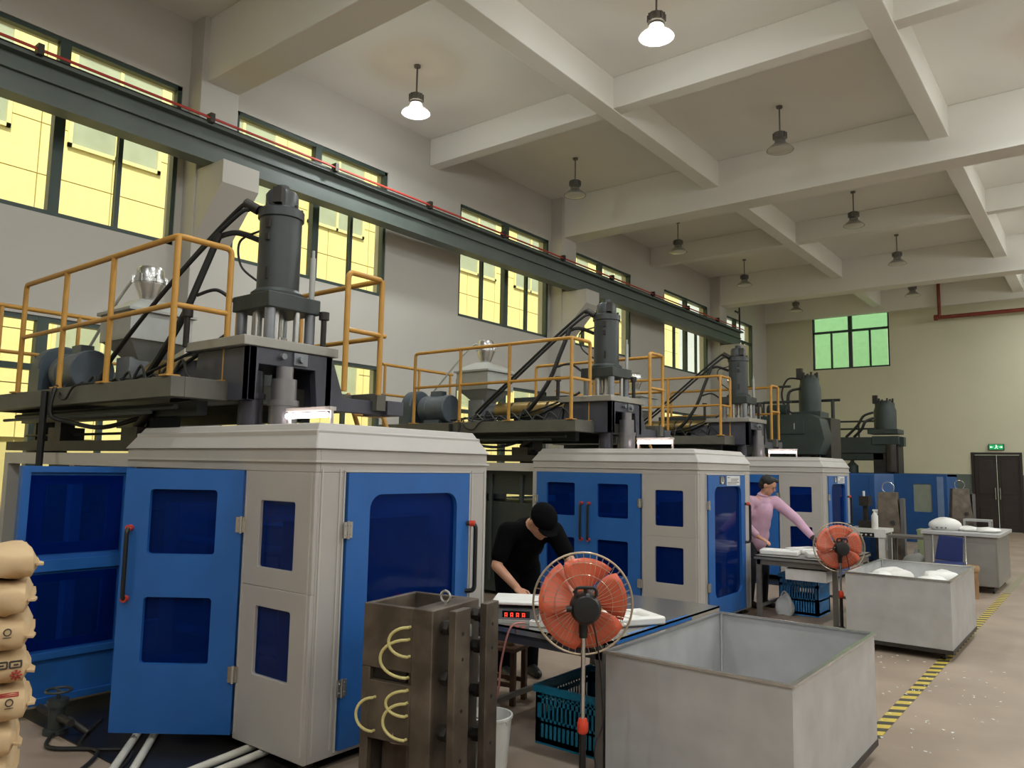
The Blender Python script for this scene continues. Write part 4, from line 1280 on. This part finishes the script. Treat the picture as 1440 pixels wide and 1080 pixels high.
# ------------------------------------------------------------------ paper sacks at the left edge
SACK = mat('cream paper sack', '#c6aa82', .75, var=.06, scale=4, bump=.25, bscale=14)
PRK = mat('sack print black', '#3c352e', .7)
PRR = mat('sack print red', '#a2352a', .7)
def sack_mesh(seed):
    rnd = random.Random(seed)
    N, K = 36, 28
    L, W, H = .74, .44, .135
    m = MB(); vs = []
    ph = [rnd.uniform(0, 6) for _ in range(5)]
    for i in range(N + 1):
        u = -1 + 2 * i / N
        e = (1 - abs(u) ** 20) ** .5 if abs(u) < 1 else 0
        for j in range(K):
            a = 2 * pi * j / K
            ca, sa = cos(a), sin(a)
            yy = W / 2 * math.copysign(abs(ca) ** .55, ca) * (.8 + .2 * e)
            zz = H / 2 * math.copysign(abs(sa) ** .62, sa) * (.2 + .8 * e)
            w = .004 * sin(13 * u + 3 * a + ph[0]) + .003 * sin(27 * u - 5 * a + ph[1]) + .002 * sin(51 * u + 7 * a + ph[2])
            vs.append((u * L / 2, yy + w * .6, zz + w))
    fs = []
    for i in range(N):
        for j in range(K):
            fs.append((i * K + j, i * K + (j + 1) % K, (i + 1) * K + (j + 1) % K, (i + 1) * K + j))
    fs += [tuple(range(K)), tuple(range(N * K, (N + 1) * K))]
    m._add(vs, fs)
    return m
NS = 9
SL = ['topmost', 'second from the top', 'third from the top', 'fourth from the top with red mark', 'fifth from the top with red band', 'sixth from the top', 'seventh from the top', 'second lowest', 'bottom']
smeshes = [sack_mesh(i) for i in range(3)]
smesh = [s.mesh('sack_body', SACK) for s in smeshes]
rnd = random.Random(11)
pal = thing('pallet', 'wooden pallet under the stack of paper sacks', 'pallet', (-3.7, 1.0, 0), radians(71))
for i in range(5):
    MB().box(-.45, -.36 + i * .16, .08, .45, -.26 + i * .16, .1).build('deck_board', WOOD, pal)
for x in (-.42, 0, .38):
    MB().box(x - .02, -.36, 0, x + .06, .38, .08).build('bearer', WOOD, pal)
SH = (1.30 - .1) / NS
for i in range(NS):
    k = NS - 1 - i           # height index
    T = thing('paper_sack', 'cream paper sack, %s in the stack at left' % SL[i], 'sack', (-3.685 + rnd.uniform(-.012, .012), 1.0 + rnd.uniform(-.014, .014), .1 + SH * k + SH / 2), radians(71 + rnd.uniform(-4, 4)), 'paper sacks stacked at the left edge')
    o = bpy.data.objects.new('sack_body', smesh[i % 3]); COL.objects.link(o); o.parent = T
    o.scale = (1, 1, SH / .135 * .98)
    s = rnd.uniform(-.01, .01)
    MB().prism([(.36, -.2), (.385, -.205 + s * 2), (.392, -.15), (.38, -.1), (.385, 0), (.38, .15), (.36, .18)], 'z', -.006 + s, .002 + s).build('stitched_end', SACK, T)
    # print on the long side towards the walkway, laid on the sack surface
    px = MB()
    KZ = SH / .135 * .98
    def on(x, z, d=.005):
        u = x / .37
        e = (1 - abs(u) ** 20) ** .5
        sa = min(1, abs(z) / (.0675 * KZ * (.2 + .8 * e))) ** (1 / .62)
        return (x, -.22 * max(1e-6, sqrt(max(0, 1 - sa * sa))) ** .55 * (.8 + .2 * e) - d, z)
    def stroke(x0, z0, x1, z1, w=.0032):
        px.tube([on(x0 + (x1 - x0) * t / 4, z0 + (z1 - z0) * t / 4) for t in range(5)], w, 5)
    if i == 3:
        px.mi(1)
        for j in range(8):
            a = 2 * pi * j / 8
            stroke(.325 + .006 * cos(a), -.018 + .006 * sin(a), .325 + .02 * cos(a), -.018 + .02 * sin(a), .0035)
        px.mi(0)
        for x in (.255, .302):
            stroke(x, .012, x + .038, .012); stroke(x, .034, x + .038, .034); stroke(x, .012, x, .034); stroke(x + .038, .012, x + .038, .034); stroke(x + .012, .023, x + .028, .023)
    elif i in (2, 4):
        px.mi(0)
        for j in range(12):
            a, b = 2 * pi * j / 12, 2 * pi * (j + 1) / 12
            stroke(.3 + .012 * cos(a), .02 + .012 * sin(a), .3 + .012 * cos(b), .02 + .012 * sin(b), .0024)
        stroke(.286, .0, .314, .0, .0016)
        if i == 4:
            stroke(.22, .012, .22, .026); stroke(.235, .012, .235, .026); stroke(.235, .02, .25, .02)
            px.mi(1)
            for q in range(3):
                stroke(-.2, .04 + q * .004, .33, .04 + q * .004, .003)
    if px.v:
        px.build('print', [PRK, PRR], T)

# pipes and cables on the floor below the near machine
PW_ = mat('white floor pipe', '#c6c2b6', .5)
for i, (a, b) in enumerate((((-5.1, 2.75, .03), (-3.9, 1.8, .03)), ((-5.05, 2.83, .03), (-3.75, 1.82, .03)))):
    o = MB().tube([a, ((a[0] + b[0]) / 2, (a[1] + b[1]) / 2, .03), b], .022, 10).cyl(a, (a[0] - .02, a[1], .25), .022).build('floor_pipe', PW_)
    tag(o, ('white pipe on the floor under the open door, nearer the machine' if i else 'white pipe on the floor under the open door, nearer the sacks'), 'pipe', 'white floor pipes')
for i, x in enumerate((-4.0, -3.88)):
    o = MB().tube([(x, 2.95, .035), (x + .12, 2.2, .035)], .022, 10).build('floor_pipe', PW_)
    tag(o, 'white pipe running from under the near cabinet corner, %s' % ('right one' if i else 'left one'), 'pipe', 'white floor pipes')
o = MB()
rnd = random.Random(5)
pts = [(-5.3, 2.3, .015), (-4.9, 2.0, .015), (-4.6, 2.15, .015), (-4.3, 1.8, .015), (-4.6, 1.6, .015), (-4.2, 1.5, .015), (-3.9, 1.7, .015)]
c = MB().tube(spline(pts, 8), .012, 6).build('floor_cable', RUBBER); tag(c, 'black cable snaking over the floor by the sacks', 'cable')
c = MB().tube(spline([(x + .15, y + .12, .014) for (x, y, z) in pts[::-1]], 8), .01, 6).build('floor_cable', RUBBER); tag(c, 'black cable under the open blue door, closer to the machine', 'cable')
vp = thing('valve_stand', 'dark green valve stand with pipes under the left open door', 'valve', (-5.13, 2.14, 0))
MB().cyl((0, 0, 0), (0, 0, .18), .045).lathe([(.07, 0), (.07, .03)], n=14).lathe([(.06, .16), (.06, .2)], n=14).build('body', DARKG, vp)
MB().cyl((-.25, 0, .1), (.2, 0, .1), .022).cyl((.1, .02, .1), (.2, .1, .02), .02).build('branch_pipe', DARKS, vp)
MB().tube([(.07 * cos(2 * pi * j / 16), .07 * sin(2 * pi * j / 16), .25) for j in range(16)], .008, 6, closed=True).cyl((-.07, 0, .25), (.07, 0, .25), .006).cyl((0, 0, .2), (0, 0, .25), .01).build('hand_wheel', DARKG, vp)

# ------------------------------------------------------------------ far end: bin cabinet, chair, tables, molds
FB = thing('lidded_metal_bin', 'grey lidded metal bin cabinet past the second bin', 'bin', (-2.28, 12.85, 0))
MB().box(0, 0, .09, .93, 1.5, .78).build('body', mat('dull grey metal box', '#8c8984', .4, metal=.3), FB, bevel=.006)
MB().box(-.03, -.03, .78, .97, 1.53, .83).build('lid', STEEL, FB, bevel=.006)
MB().box(.4, -.012, .1, .9, 0, .68).box(.02, -.012, .1, .36, 0, .68).build('door_panel', mat('dull grey panel', '#93908a', .4, metal=.3), FB)
MB().box(.42, -.03, .7, .52, -.012, .73).build('latch', SILVER, FB)
for (x, y) in ((.08, .08), (.85, .08), (.08, 1.42), (.85, 1.42)):
    MB().cyl((x - .015, y, .045), (x + .015, y, .045), .045, n=14).build('caster', BLACK, FB)
w_ = thing('white_sack', 'plump white plastic sack lying on the lidded metal bin', 'sack', (-2.05, 13.2, .83))
lump('s', .22, 31, None, 1.0, .8, .55, .06).build('sack_body', WHITEP, w_, loc=(0, 0, .067))
MB().box(-.09, -.172, .03, -.06, -.165, .05).box(-.03, -.175, .03, 0, -.168, .05).box(.03, -.172, .03, .05, -.165, .05).build('print', mat('white sack print', '#777777', .6), w_)
for i, (x, y) in enumerate(((-1.75, 13.25), (-1.5, 13.2))):
    o = lump('f', .16, 40 + i, None, 1, 1, .3, .1).build('white_sheet', WHITEP); o.location = (x, y, .83 + .16 * .3 * .55)
    tag(o, 'flat white plastic scrap on the lidded bin, %s' % ('at the corner' if i else 'beside the white sack'), 'plastic part', 'white scraps on the lidded bin')
CH = thing('folding_chair', 'blue backed metal chair in front of the lidded bin', 'chair', (-1.87, 12.3, 0), radians(8))
cb = mat('dark blue fabric', '#1c2c63', .8)
MB().prism([(-.18, .46), (.16, .44), (.18, .78), (-.12, .80)], 'y', .16, .19).build('backrest', cb, CH, bevel=.01)
MB().box(-.18, -.2, .42, .18, .16, .45).build('seat', cb, CH, bevel=.008)
for s in (-1, 1):
    MB().tube([(s * .2, .2, .80), (s * .2, .17, .45), (s * .2, -.16, .0)], .011, 8).build('leg', SILVER, CH)
    MB().tube([(s * .19, -.18, .42), (s * .19, .2, .0)], .011, 8).build('leg', SILVER, CH)
rl = thing('cardboard_roll', 'brown cardboard roll standing beside the blue chair', 'roll', (-1.58, 12.2, 0))
MB().lathe([(.06, 0), (.065, .2), (.06, .4), (.045, .41), (.045, .35)], n=16).build('tube', mat('brown cardboard', '#8a6a4c', .8, var=.2, hex2='#a5845f'), rl)
MB().lathe([(.075, .36), (.085, .4), (.07, .44), (.05, .4)], n=16).build('torn_rim', mat('torn cardboard', '#a98a63', .8), rl)

WT = thing('white_table', 'white metal table with black control strip far behind the second bin', 'table', (-3.75, 14.4, 0))
MB().box(0, 0, .64, .62, .6, .70).box(0, -.004, .56, .62, .03, .64).build('table_top', WHITEP, WT)
for (x, y) in ((.02, .02), (.5, .02), (.02, .5), (.5, .5)):
    MB().box(x, y, 0, x + .1, y + .08, .64).build('leg', WHITEP, WT)
MB().box(.2, -.012, .565, .44, -.004, .635).build('control_strip', BLACK, WT)
for x in (.24, .31, .39):
    MB().cyl((x, -.02, .60), (x, -.012, .60), .016, n=10).build('knob', WHITEP, WT)
pb = thing('spray_bottle', 'white spray bottle on the far white table', 'bottle', (-3.33, 14.55, .70))
MB().lathe([(.05, 0), (.055, .01), (.055, .22), (.03, .26), (.02, .28), (.02, .3)], n=16).build('body', WHITEP, pb)
MB().box(-.03, -.015, .3, .05, .015, .33).box(.035, -.01, .25, .045, .01, .3).build('trigger', WHITEP, pb)
bx = thing('drill_press', 'dark bench machine with white tubes on the far white table', 'machine', (-3.5, 14.75, .70))
MB().box(-.12, -.12, 0, .1, .12, .12).box(-.06, -.03, .12, .0, .1, .5).box(-.1, -.12, .38, .06, .1, .55).build('frame', DARKS, bx)
MB().cyl((-.02, -.1, .42), (-.02, -.1, .64), .02).build('white_tube', WHITEP, bx)
def far_mold(label, x, y, h, w, rz, z=0.0):
    T = thing('steel_mold', label, 'mold', (x, y, z), rz, 'molds waiting on the floor')
    MB().box(-w / 2, -w / 2, 0, w / 2, w / 2, h * .5).frustum((-w / 2, -w / 2, w / 2, w / 2), h * .5, (-w * .38, -w * .3, w * .38, w * .4), h).build('body', BROWNS, T, bevel=.006)
    MB().box(w / 2, -w * .4, 0, w / 2 + .06, w * .4, h * .92).build('clamp_plate', mat('grey clamp plate', '#6b6866', .45, metal=.4), T)
    MB().tube([(.1 * cos(2 * pi * j / 20), 0, h + .08 + .1 * sin(2 * pi * j / 20)) for j in range(20)], .008, 6, closed=True).build('eye_bolt', SILVER, T)
    MB().cyl((-w * .3, -w / 2 - .03, h * .3), (-w * .3, -w / 2, h * .3), .05).cyl((w * .2, -w / 2 - .03, h * .6), (w * .2, -w / 2, h * .6), .04).build('water_port', DARKS, T)
    return T
far_mold('brown steel mold with lifting ring behind the far white table', -3.25, 15.25, 1.32, .4, .1)
far_mold('dark brown mold near the end wall door', -2.75, 19.8, 1.35, .42, .3)
sr = thing('green_crate', 'pale green crate of parts on the floor behind the lidded bin', 'crate', (-3.05, 16.6, 0))
gm = mat('pale green plastic', '#9aa57a', .5)
MB().box(0, 0, 0, .45, .4, .02).box(0, 0, .02, .45, .01, .6).box(0, .39, .02, .45, .4, .6).box(0, .01, .02, .01, .39, .6).box(.44, .01, .02, .45, .39, .6).build('crate_shell', gm, sr)
MB().box(-.01, -.01, .56, .46, .41, .6).build('crate_rim', gm, sr)
sm = thing('metal_stand', 'grey metal stand with a dark shelf by the end wall door', 'stand', (-2.6, 19.0, 0))
MB().box(0, 0, .68, .5, .4, .72).build('top', STEEL, sm)
for (x, y) in ((0, 0), (.46, 0), (0, .36), (.46, .36)):
    MB().box(x, y, 0, x + .04, y + .04, .68).build('leg', STEEL, sm)
MB().box(.04, .04, .1, .46, .36, .5).build('shelf_box', DARKS, sm)
gs = thing('grey_side_table', 'grey metal side table between the far white table and lidded bin', 'table', (-3.08, 14.3, 0))
MB().box(0, 0, .58, .62, .5, .62).build('table_top', TABG, gs)
for (x, y) in ((0, 0), (.57, 0), (0, .45), (.57, .45)):
    MB().box(x, y, 0, x + .05, y + .05, .58).build('leg', TABG, gs)
ns = thing('parts_sack', 'net sack of white parts on the floor beside the lidded bin', 'sack', (-2.6, 14.0, 0))
lump('ps', .22, 51, None, .9, .9, 1.2, .1).build('sack_body', mat('net sack', '#9b9a92', .7, bump=.5, bscale=60), ns, loc=(0, 0, .145))
MB().cyl((0, 0, .3), (.02, 0, .46), .05, .03).build('sack_neck', mat('net sack', '#9b9a92'), ns)

# scattered white flakes of trim on the floor by the second bin
fk = MB(); rnd = random.Random(21)
for i in range(90):
    x, y = rnd.uniform(-1.9, -.7), rnd.uniform(5.3, 7.9)
    fk.obox((x, y, .003), (rnd.uniform(.006, .025), rnd.uniform(.005, .014), .004), rnd.uniform(0, 3))
o = fk.build('floor_flakes', WHITEP); tag(o, 'tiny white plastic flakes scattered on the floor between the bins', 'scraps', kind='stuff')
# ------------------------------------------------------------------ the two workers
SKIN = mat('skin', '#c08d72', .5, var=.05)
def limb(m, pts, rad, n=14):
    """tapered limb: ball at each joint, cone between"""
    for i, (p, r) in enumerate(zip(pts, rad)):
        m.ell(p, (r, r, r), n, 10)
        if i:
            m.cyl(pts[i - 1], p, rad[i - 1], r, n)
    return m
def skin_over(o, voxel, smooth=6):
    r = o.modifiers.new('one_surface', 'REMESH'); r.mode = 'VOXEL'; r.voxel_size = voxel; r.use_smooth_shade = True
    s = o.modifiers.new('soften', 'SMOOTH'); s.factor = .5; s.iterations = smooth
def hand(m, wrist, d, up, side, curl=.5, s=1.0):
    """palm plus four fingers of unequal length and a thumb leaving the side of the palm"""
    w = Vector(wrist); d = Vector(d).normalized(); up = Vector(up); up = (up - d * up.dot(d)).normalized(); lat = d.cross(up) * side
    pc = w + d * .05 * s
    M = Matrix((d, lat, up)).transposed()
    m.ell(pc, (.052 * s, .042 * s, .017 * s), 14, 10, M)
    m.cyl(w - d * .02, w + d * .02, .024 * s, .026 * s)
    for i, (o, L) in enumerate(((.03, .072), (.011, .08), (-.009, .075), (-.027, .058))):
        p = pc + d * .042 * s + lat * o * s
        pts = [p]; dd = d.copy()
        for k, seg in enumerate((.45, .32, .23)):
            R = Matrix.Rotation(-curl * (.5 + .3 * k), 3, lat * side) if False else None
            ang = curl * (.4 + .35 * k)
            dd = (d * cos(ang * (k + 1) * .6) - up * sin(ang * (k + 1) * .6))
            pts.append(pts[-1] + dd * L * seg * s)
        limb(m, pts, [.0095 * s, .009 * s, .0085 * s, .0075 * s], 8)
    t0 = pc + lat * .036 * s - d * .01
    limb(m, [t0, t0 + (lat * .8 + d * .6 - up * .2).normalized() * .035 * s, t0 + (lat * .55 + d * 1.0 - up * .3).normalized() * .062 * s], [.012 * s, .011 * s, .009 * s], 8)

def head(m, c, fwd, up, s=1.0):
    """head with brow, nose, lips, chin and ears; returns its frame"""
    c = Vector(c); f = Vector(fwd).normalized(); u = Vector(up); u = (u - f * u.dot(f)).normalized(); l = u.cross(f)
    M = Matrix((f, l, u)).transposed()
    def P(x, y, z): return c + (f * x + l * y + u * z) * s
    m.ell(P(0, 0, .035), (.095 * s, .075 * s, .088 * s), 18, 14, M)
    m.ell(P(.018, 0, -.035), (.072 * s, .06 * s, .082 * s), 16, 12, M)
    m.ell(P(.06, 0, -.085), (.024 * s, .026 * s, .02 * s), 10, 8, M)      # chin
    m.ell(P(.08, 0, .03), (.014 * s, .05 * s, .012 * s), 10, 8, M)        # brow
    m.cyl(P(.085, 0, .02), P(.105, 0, -.02), .008 * s, .014 * s)          # nose
    m.ell(P(.1, 0, -.022), (.014 * s, .014 * s, .01 * s), 8, 6, M)
    m.ell(P(.084, 0, -.05), (.009 * s, .022 * s, .006 * s), 8, 6, M)      # lips
    m.ell(P(.082, 0, -.06), (.009 * s, .019 * s, .006 * s), 8, 6, M)
    for sd in (-1, 1):
        m.ell(P(-.008, sd * .076, .0), (.02 * s, .008 * s, .03 * s), 10, 8, M)
        m.ell(P(.05, sd * .042, -.02), (.02 * s, .018 * s, .018 * s), 8, 6, M)
    return P, M

def rot2(v, a):
    return Vector((v[0] * cos(a) - v[1] * sin(a), v[0] * sin(a) + v[1] * cos(a), v[2]))

# --- worker in black, bending over the near table (local x = facing)
W1 = thing('person', 'worker in black T-shirt and black cap bending over the near table', 'person', (-3.79, 5.02, 0), radians(-34))
b = MB()
pel = (-.14, 0, .90)
limb(b, [pel, (-.02, 0, 1.0), (.13, 0, 1.12), (.2, 0, 1.17)], [.12, .115, .125, .09], 18)
limb(b, [(.2, 0, 1.17), (.28, .0, 1.225), (.32, 0, 1.235)], [.06, .052, .052], 14)
HC = (.375, .02, 1.235)
hf = Vector((.62, .22, -.75)); hu = Vector((.75, .1, .66))
P1, MH1 = head(b, HC, hf, hu, 1.12)
sh = {-1: (.19, -.19, 1.15), 1: (.2, .19, 1.15)}
el = {-1: (.24, -.29, .90), 1: (.36, .27, .93)}
wr = {-1: (.47, -.2, .765), 1: (.55, .17, .775)}
for s in (-1, 1):
    limb(b, [(.17, s * .08, 1.15), sh[s], el[s], wr[s]], [.07, .055, .042, .028])
    hand(b, wr[s], (.8, -.1 * s, -.22), (0, 0, 1), s, .7)
    limb(b, [pel, (-.13, s * .09, .88), (-.06, s * .1, .48), (-.1, s * .11, .09)], [.1, .085, .055, .038])
body = b.build('body', SKIN, W1); skin_over(body, .007, 4)
TEE = mat('black cotton', '#0b0b0d', 1.0, var=.15, scale=30, bump=.6, bscale=7, spec=.08)
t = MB()
limb(t, [(-.1, 0, .93), (-.02, 0, 1.0), (.1, 0, 1.1), (.18, 0, 1.155)], [.15, .148, .155, .11], 20)
for s in (-1, 1):
    t.ell((.03, s * .07, 1.06), (.13, .1, .13), 16, 12)
    t.ell((.13, s * .1, 1.13), (.1, .1, .085), 16, 12)
    e = Vector(sh[s]).lerp(Vector(el[s]), .72)
    limb(t, [(.16, s * .08, 1.14), sh[s], e], [.09, .08, .068], 16)
    t.ell((-.09, s * .07, .92), (.12, .1, .1), 14, 10)
to = t.build('t_shirt', TEE, W1); skin_over(to, .011, 5)
co = MB().tube([Vector((.225, 0, 1.185)) + Vector((.35, 0, -.5)).normalized() * .066 * cos(a) + Vector((0, 1, 0)) * .066 * sin(a) for a in [2 * pi * j / 20 for j in range(20)]], .008, 6, closed=True)
co.build('collar', mat('dark red collar trim', '#4a1418', .8), W1)
tr = MB()
for s in (-1, 1):
    limb(tr, [(-.14, s * .05, .9), (-.13, s * .09, .84), (-.06, s * .1, .48), (-.1, s * .11, .07)], [.125, .11, .08, .07], 16)
tro = tr.build('trousers', mat('black trousers', '#0d0d11', 1.0, var=.15, spec=.08), W1); skin_over(tro, .012, 5)
for s in (-1, 1):
    sm_ = MB(); limb(sm_, [(-.13, s * .11, .045), (-.03, s * .115, .04), (.08, s * .12, .033)], [.045, .046, .033], 12)
    so = sm_.build('shoe', BLACK, W1); skin_over(so, .008, 3)
hr = MB()
hr.ell(P1(-.022, 0, .03), (.099, .089, .095), 18, 12, MH1)
hro = hr.build('hair', mat('black hair', '#0e0d0d', .6, bump=.4, bscale=90), W1)
cp = MB()
cp.ell(P1(-.005, 0, .058), (.119, .101, .092), 22, 14, MH1)
vs = []
for (r_, dz) in ((.0, 0), (1, 0)):
    pass
bp_ = [P1(.07 + .085 * cos(a), .075 * sin(a), .04 - .012 * abs(sin(a))) for a in [radians(q) for q in range(-90, 91, 15)]]
bq_ = [p + (P1(0, 0, .008) - P1(0, 0, 0)) for p in bp_]
k = len(bp_)
cp._add(bp_ + bq_, [tuple(range(k))[::-1], tuple(range(k, 2 * k))] + [(i, (i + 1) % k, k + (i + 1) % k, k + i) for i in range(k)])
cp.build('cap', mat('black cap cloth', '#0c0c0e', 1.0, spec=.08, bump=.2, bscale=60), W1)
fa = MB()
for sd in (-1, 1):
    fa.ell(P1(.088, sd * .033, .008), (.006, .014, .006), 8, 6, MH1)
fa.build('eyes', mat('dark eyes', '#1a1210', .4), W1)

# --- worker in pink shirt at the farther table
W2 = thing('person', 'worker in pink long-sleeved shirt reaching over the farther table', 'person', (-3.53, 9.5, 0), radians(-28))
b = MB()
pel = (-.06, 0, .89)
limb(b, [pel, (-.01, 0, 1.02), (.07, 0, 1.2), (.1, 0, 1.31)], [.12, .115, .13, .08], 18)
limb(b, [(.1, 0, 1.3), (.13, 0, 1.38), (.145, .01, 1.42)], [.06, .05, .05], 14)
hf2 = rot2(Vector((.88, 0, -.42)), radians(35)); hu2 = Vector((.25, .15, 1))
P2, MH2 = head(b, (.165, .02, 1.475), hf2, hu2)
sh = {-1: (.08, -.19, 1.285), 1: (.11, .19, 1.28)}
el = {-1: (.06, -.26, 1.02), 1: (.32, .31, 1.09)}
wr = {-1: (.28, -.23, .87), 1: (.53, .38, .87)}
for s in (-1, 1):
    limb(b, [(.09, s * .08, 1.28), sh[s], el[s], wr[s]], [.07, .052, .04, .027])
    limb(b, [pel, (-.06, s * .09, .86), (-.02, s * .1, .48), (-.06, s * .11, .09)], [.1, .085, .055, .038])
hand(b, wr[-1], (.75, .25, -.3), (0, 0, 1), -1, .6)
hand(b, wr[1], (.7, .2, -.6), (.5, 0, .8), 1, .6)
body = b.build('body', SKIN, W2); skin_over(body, .007, 4)
PINK = mat('pink cotton shirt', '#c7a0b6', .85, var=.08, scale=10, bump=.35, bscale=7)
t = MB()
limb(t, [(-.05, 0, .80), (-.03, 0, .95), (.06, 0, 1.18), (.09, 0, 1.28), (.112, 0, 1.35)], [.15, .152, .15, .1, .066], 20)
for s in (-1, 1):
    t.ell((.03, s * .08, 1.15), (.115, .1, .16), 16, 12)
    t.ell((-.04, s * .07, .88), (.13, .11, .16), 14, 10)
    t.ell((.0, s * .07, 1.03), (.12, .105, .16), 14, 10)
    e = Vector(el[s]).lerp(Vector(wr[s]), .82)
    limb(t, [(.08, s * .08, 1.26), sh[s], el[s], e], [.085, .074, .06, .043], 16)
to = t.build('shirt', PINK, W2); skin_over(to, .011, 5)
c2 = MB()
for s in (-1, 1):
    c2.prism([(.0, 0), (.07, -.02), (.075, .03), (.0, .055)], 'z', -.004, .004)
cl = MB().tube([Vector((.115, 0, 1.365)) + Vector((1, 0, -.25)).normalized() * .062 * cos(a) + Vector((0, 1, 0)) * .062 * sin(a) for a in [2 * pi * j / 22 for j in range(22)]], .011, 6, closed=True)
cl.build('collar', PINK, W2)
cu = MB()
for s in (-1, 1):
    a, b2 = Vector(el[s]).lerp(Vector(wr[s]), .8), Vector(el[s]).lerp(Vector(wr[s]), .93)
    cu.cyl(a, b2, .042, .038, 16)
cu.build('cuff', PINK, W2)
gl = MB(); hand(gl, wr[1], (.7, .2, -.6), (.5, 0, .8), 1, .6, 1.12)
limb(gl, [Vector(el[1]).lerp(Vector(wr[1]), .95), wr[1]], [.034, .032])
go = gl.build('glove', mat('dark brown work glove', '#3a2a2a', .85), W2); skin_over(go, .006, 3)
tr = MB()
for s in (-1, 1):
    limb(tr, [(-.06, s * .05, .88), (-.06, s * .09, .82), (-.02, s * .1, .48), (-.06, s * .11, .07)], [.125, .108, .078, .068], 16)
tro = tr.build('trousers', mat('dark navy trousers', '#1b1c26', .85, var=.15), W2); skin_over(tro, .012, 5)
for s in (-1, 1):
    sm_ = MB(); limb(sm_, [(-.09, s * .11, .045), (.01, s * .115, .04), (.12, s * .12, .033)], [.045, .046, .033], 12)
    so = sm_.build('shoe', BLACK, W2); skin_over(so, .008, 3)
hr = MB()
hr.ell(P2(-.016, 0, .052), (.098, .083, .085), 20, 14, MH2)
hr.ell(P2(-.045, 0, .0), (.066, .076, .07), 16, 12, MH2)
hr.ell(P2(.05, .02, .1), (.05, .05, .03), 12, 8, MH2)
ho_ = hr.build('hair', mat('black hair', '#0e0d0d', .6, bump=.4, bscale=90), W2); skin_over(ho_, .008, 3)
fa = MB()
for sd in (-1, 1):
    fa.ell(P2(.088, sd * .033, .008), (.006, .014, .006), 8, 6, MH2)
    fa.ell(P2(.09, sd * .034, .03), (.006, .018, .004), 8, 6, MH2)
fa.build('eyes', mat('dark eyes', '#1a1210', .4), W2)
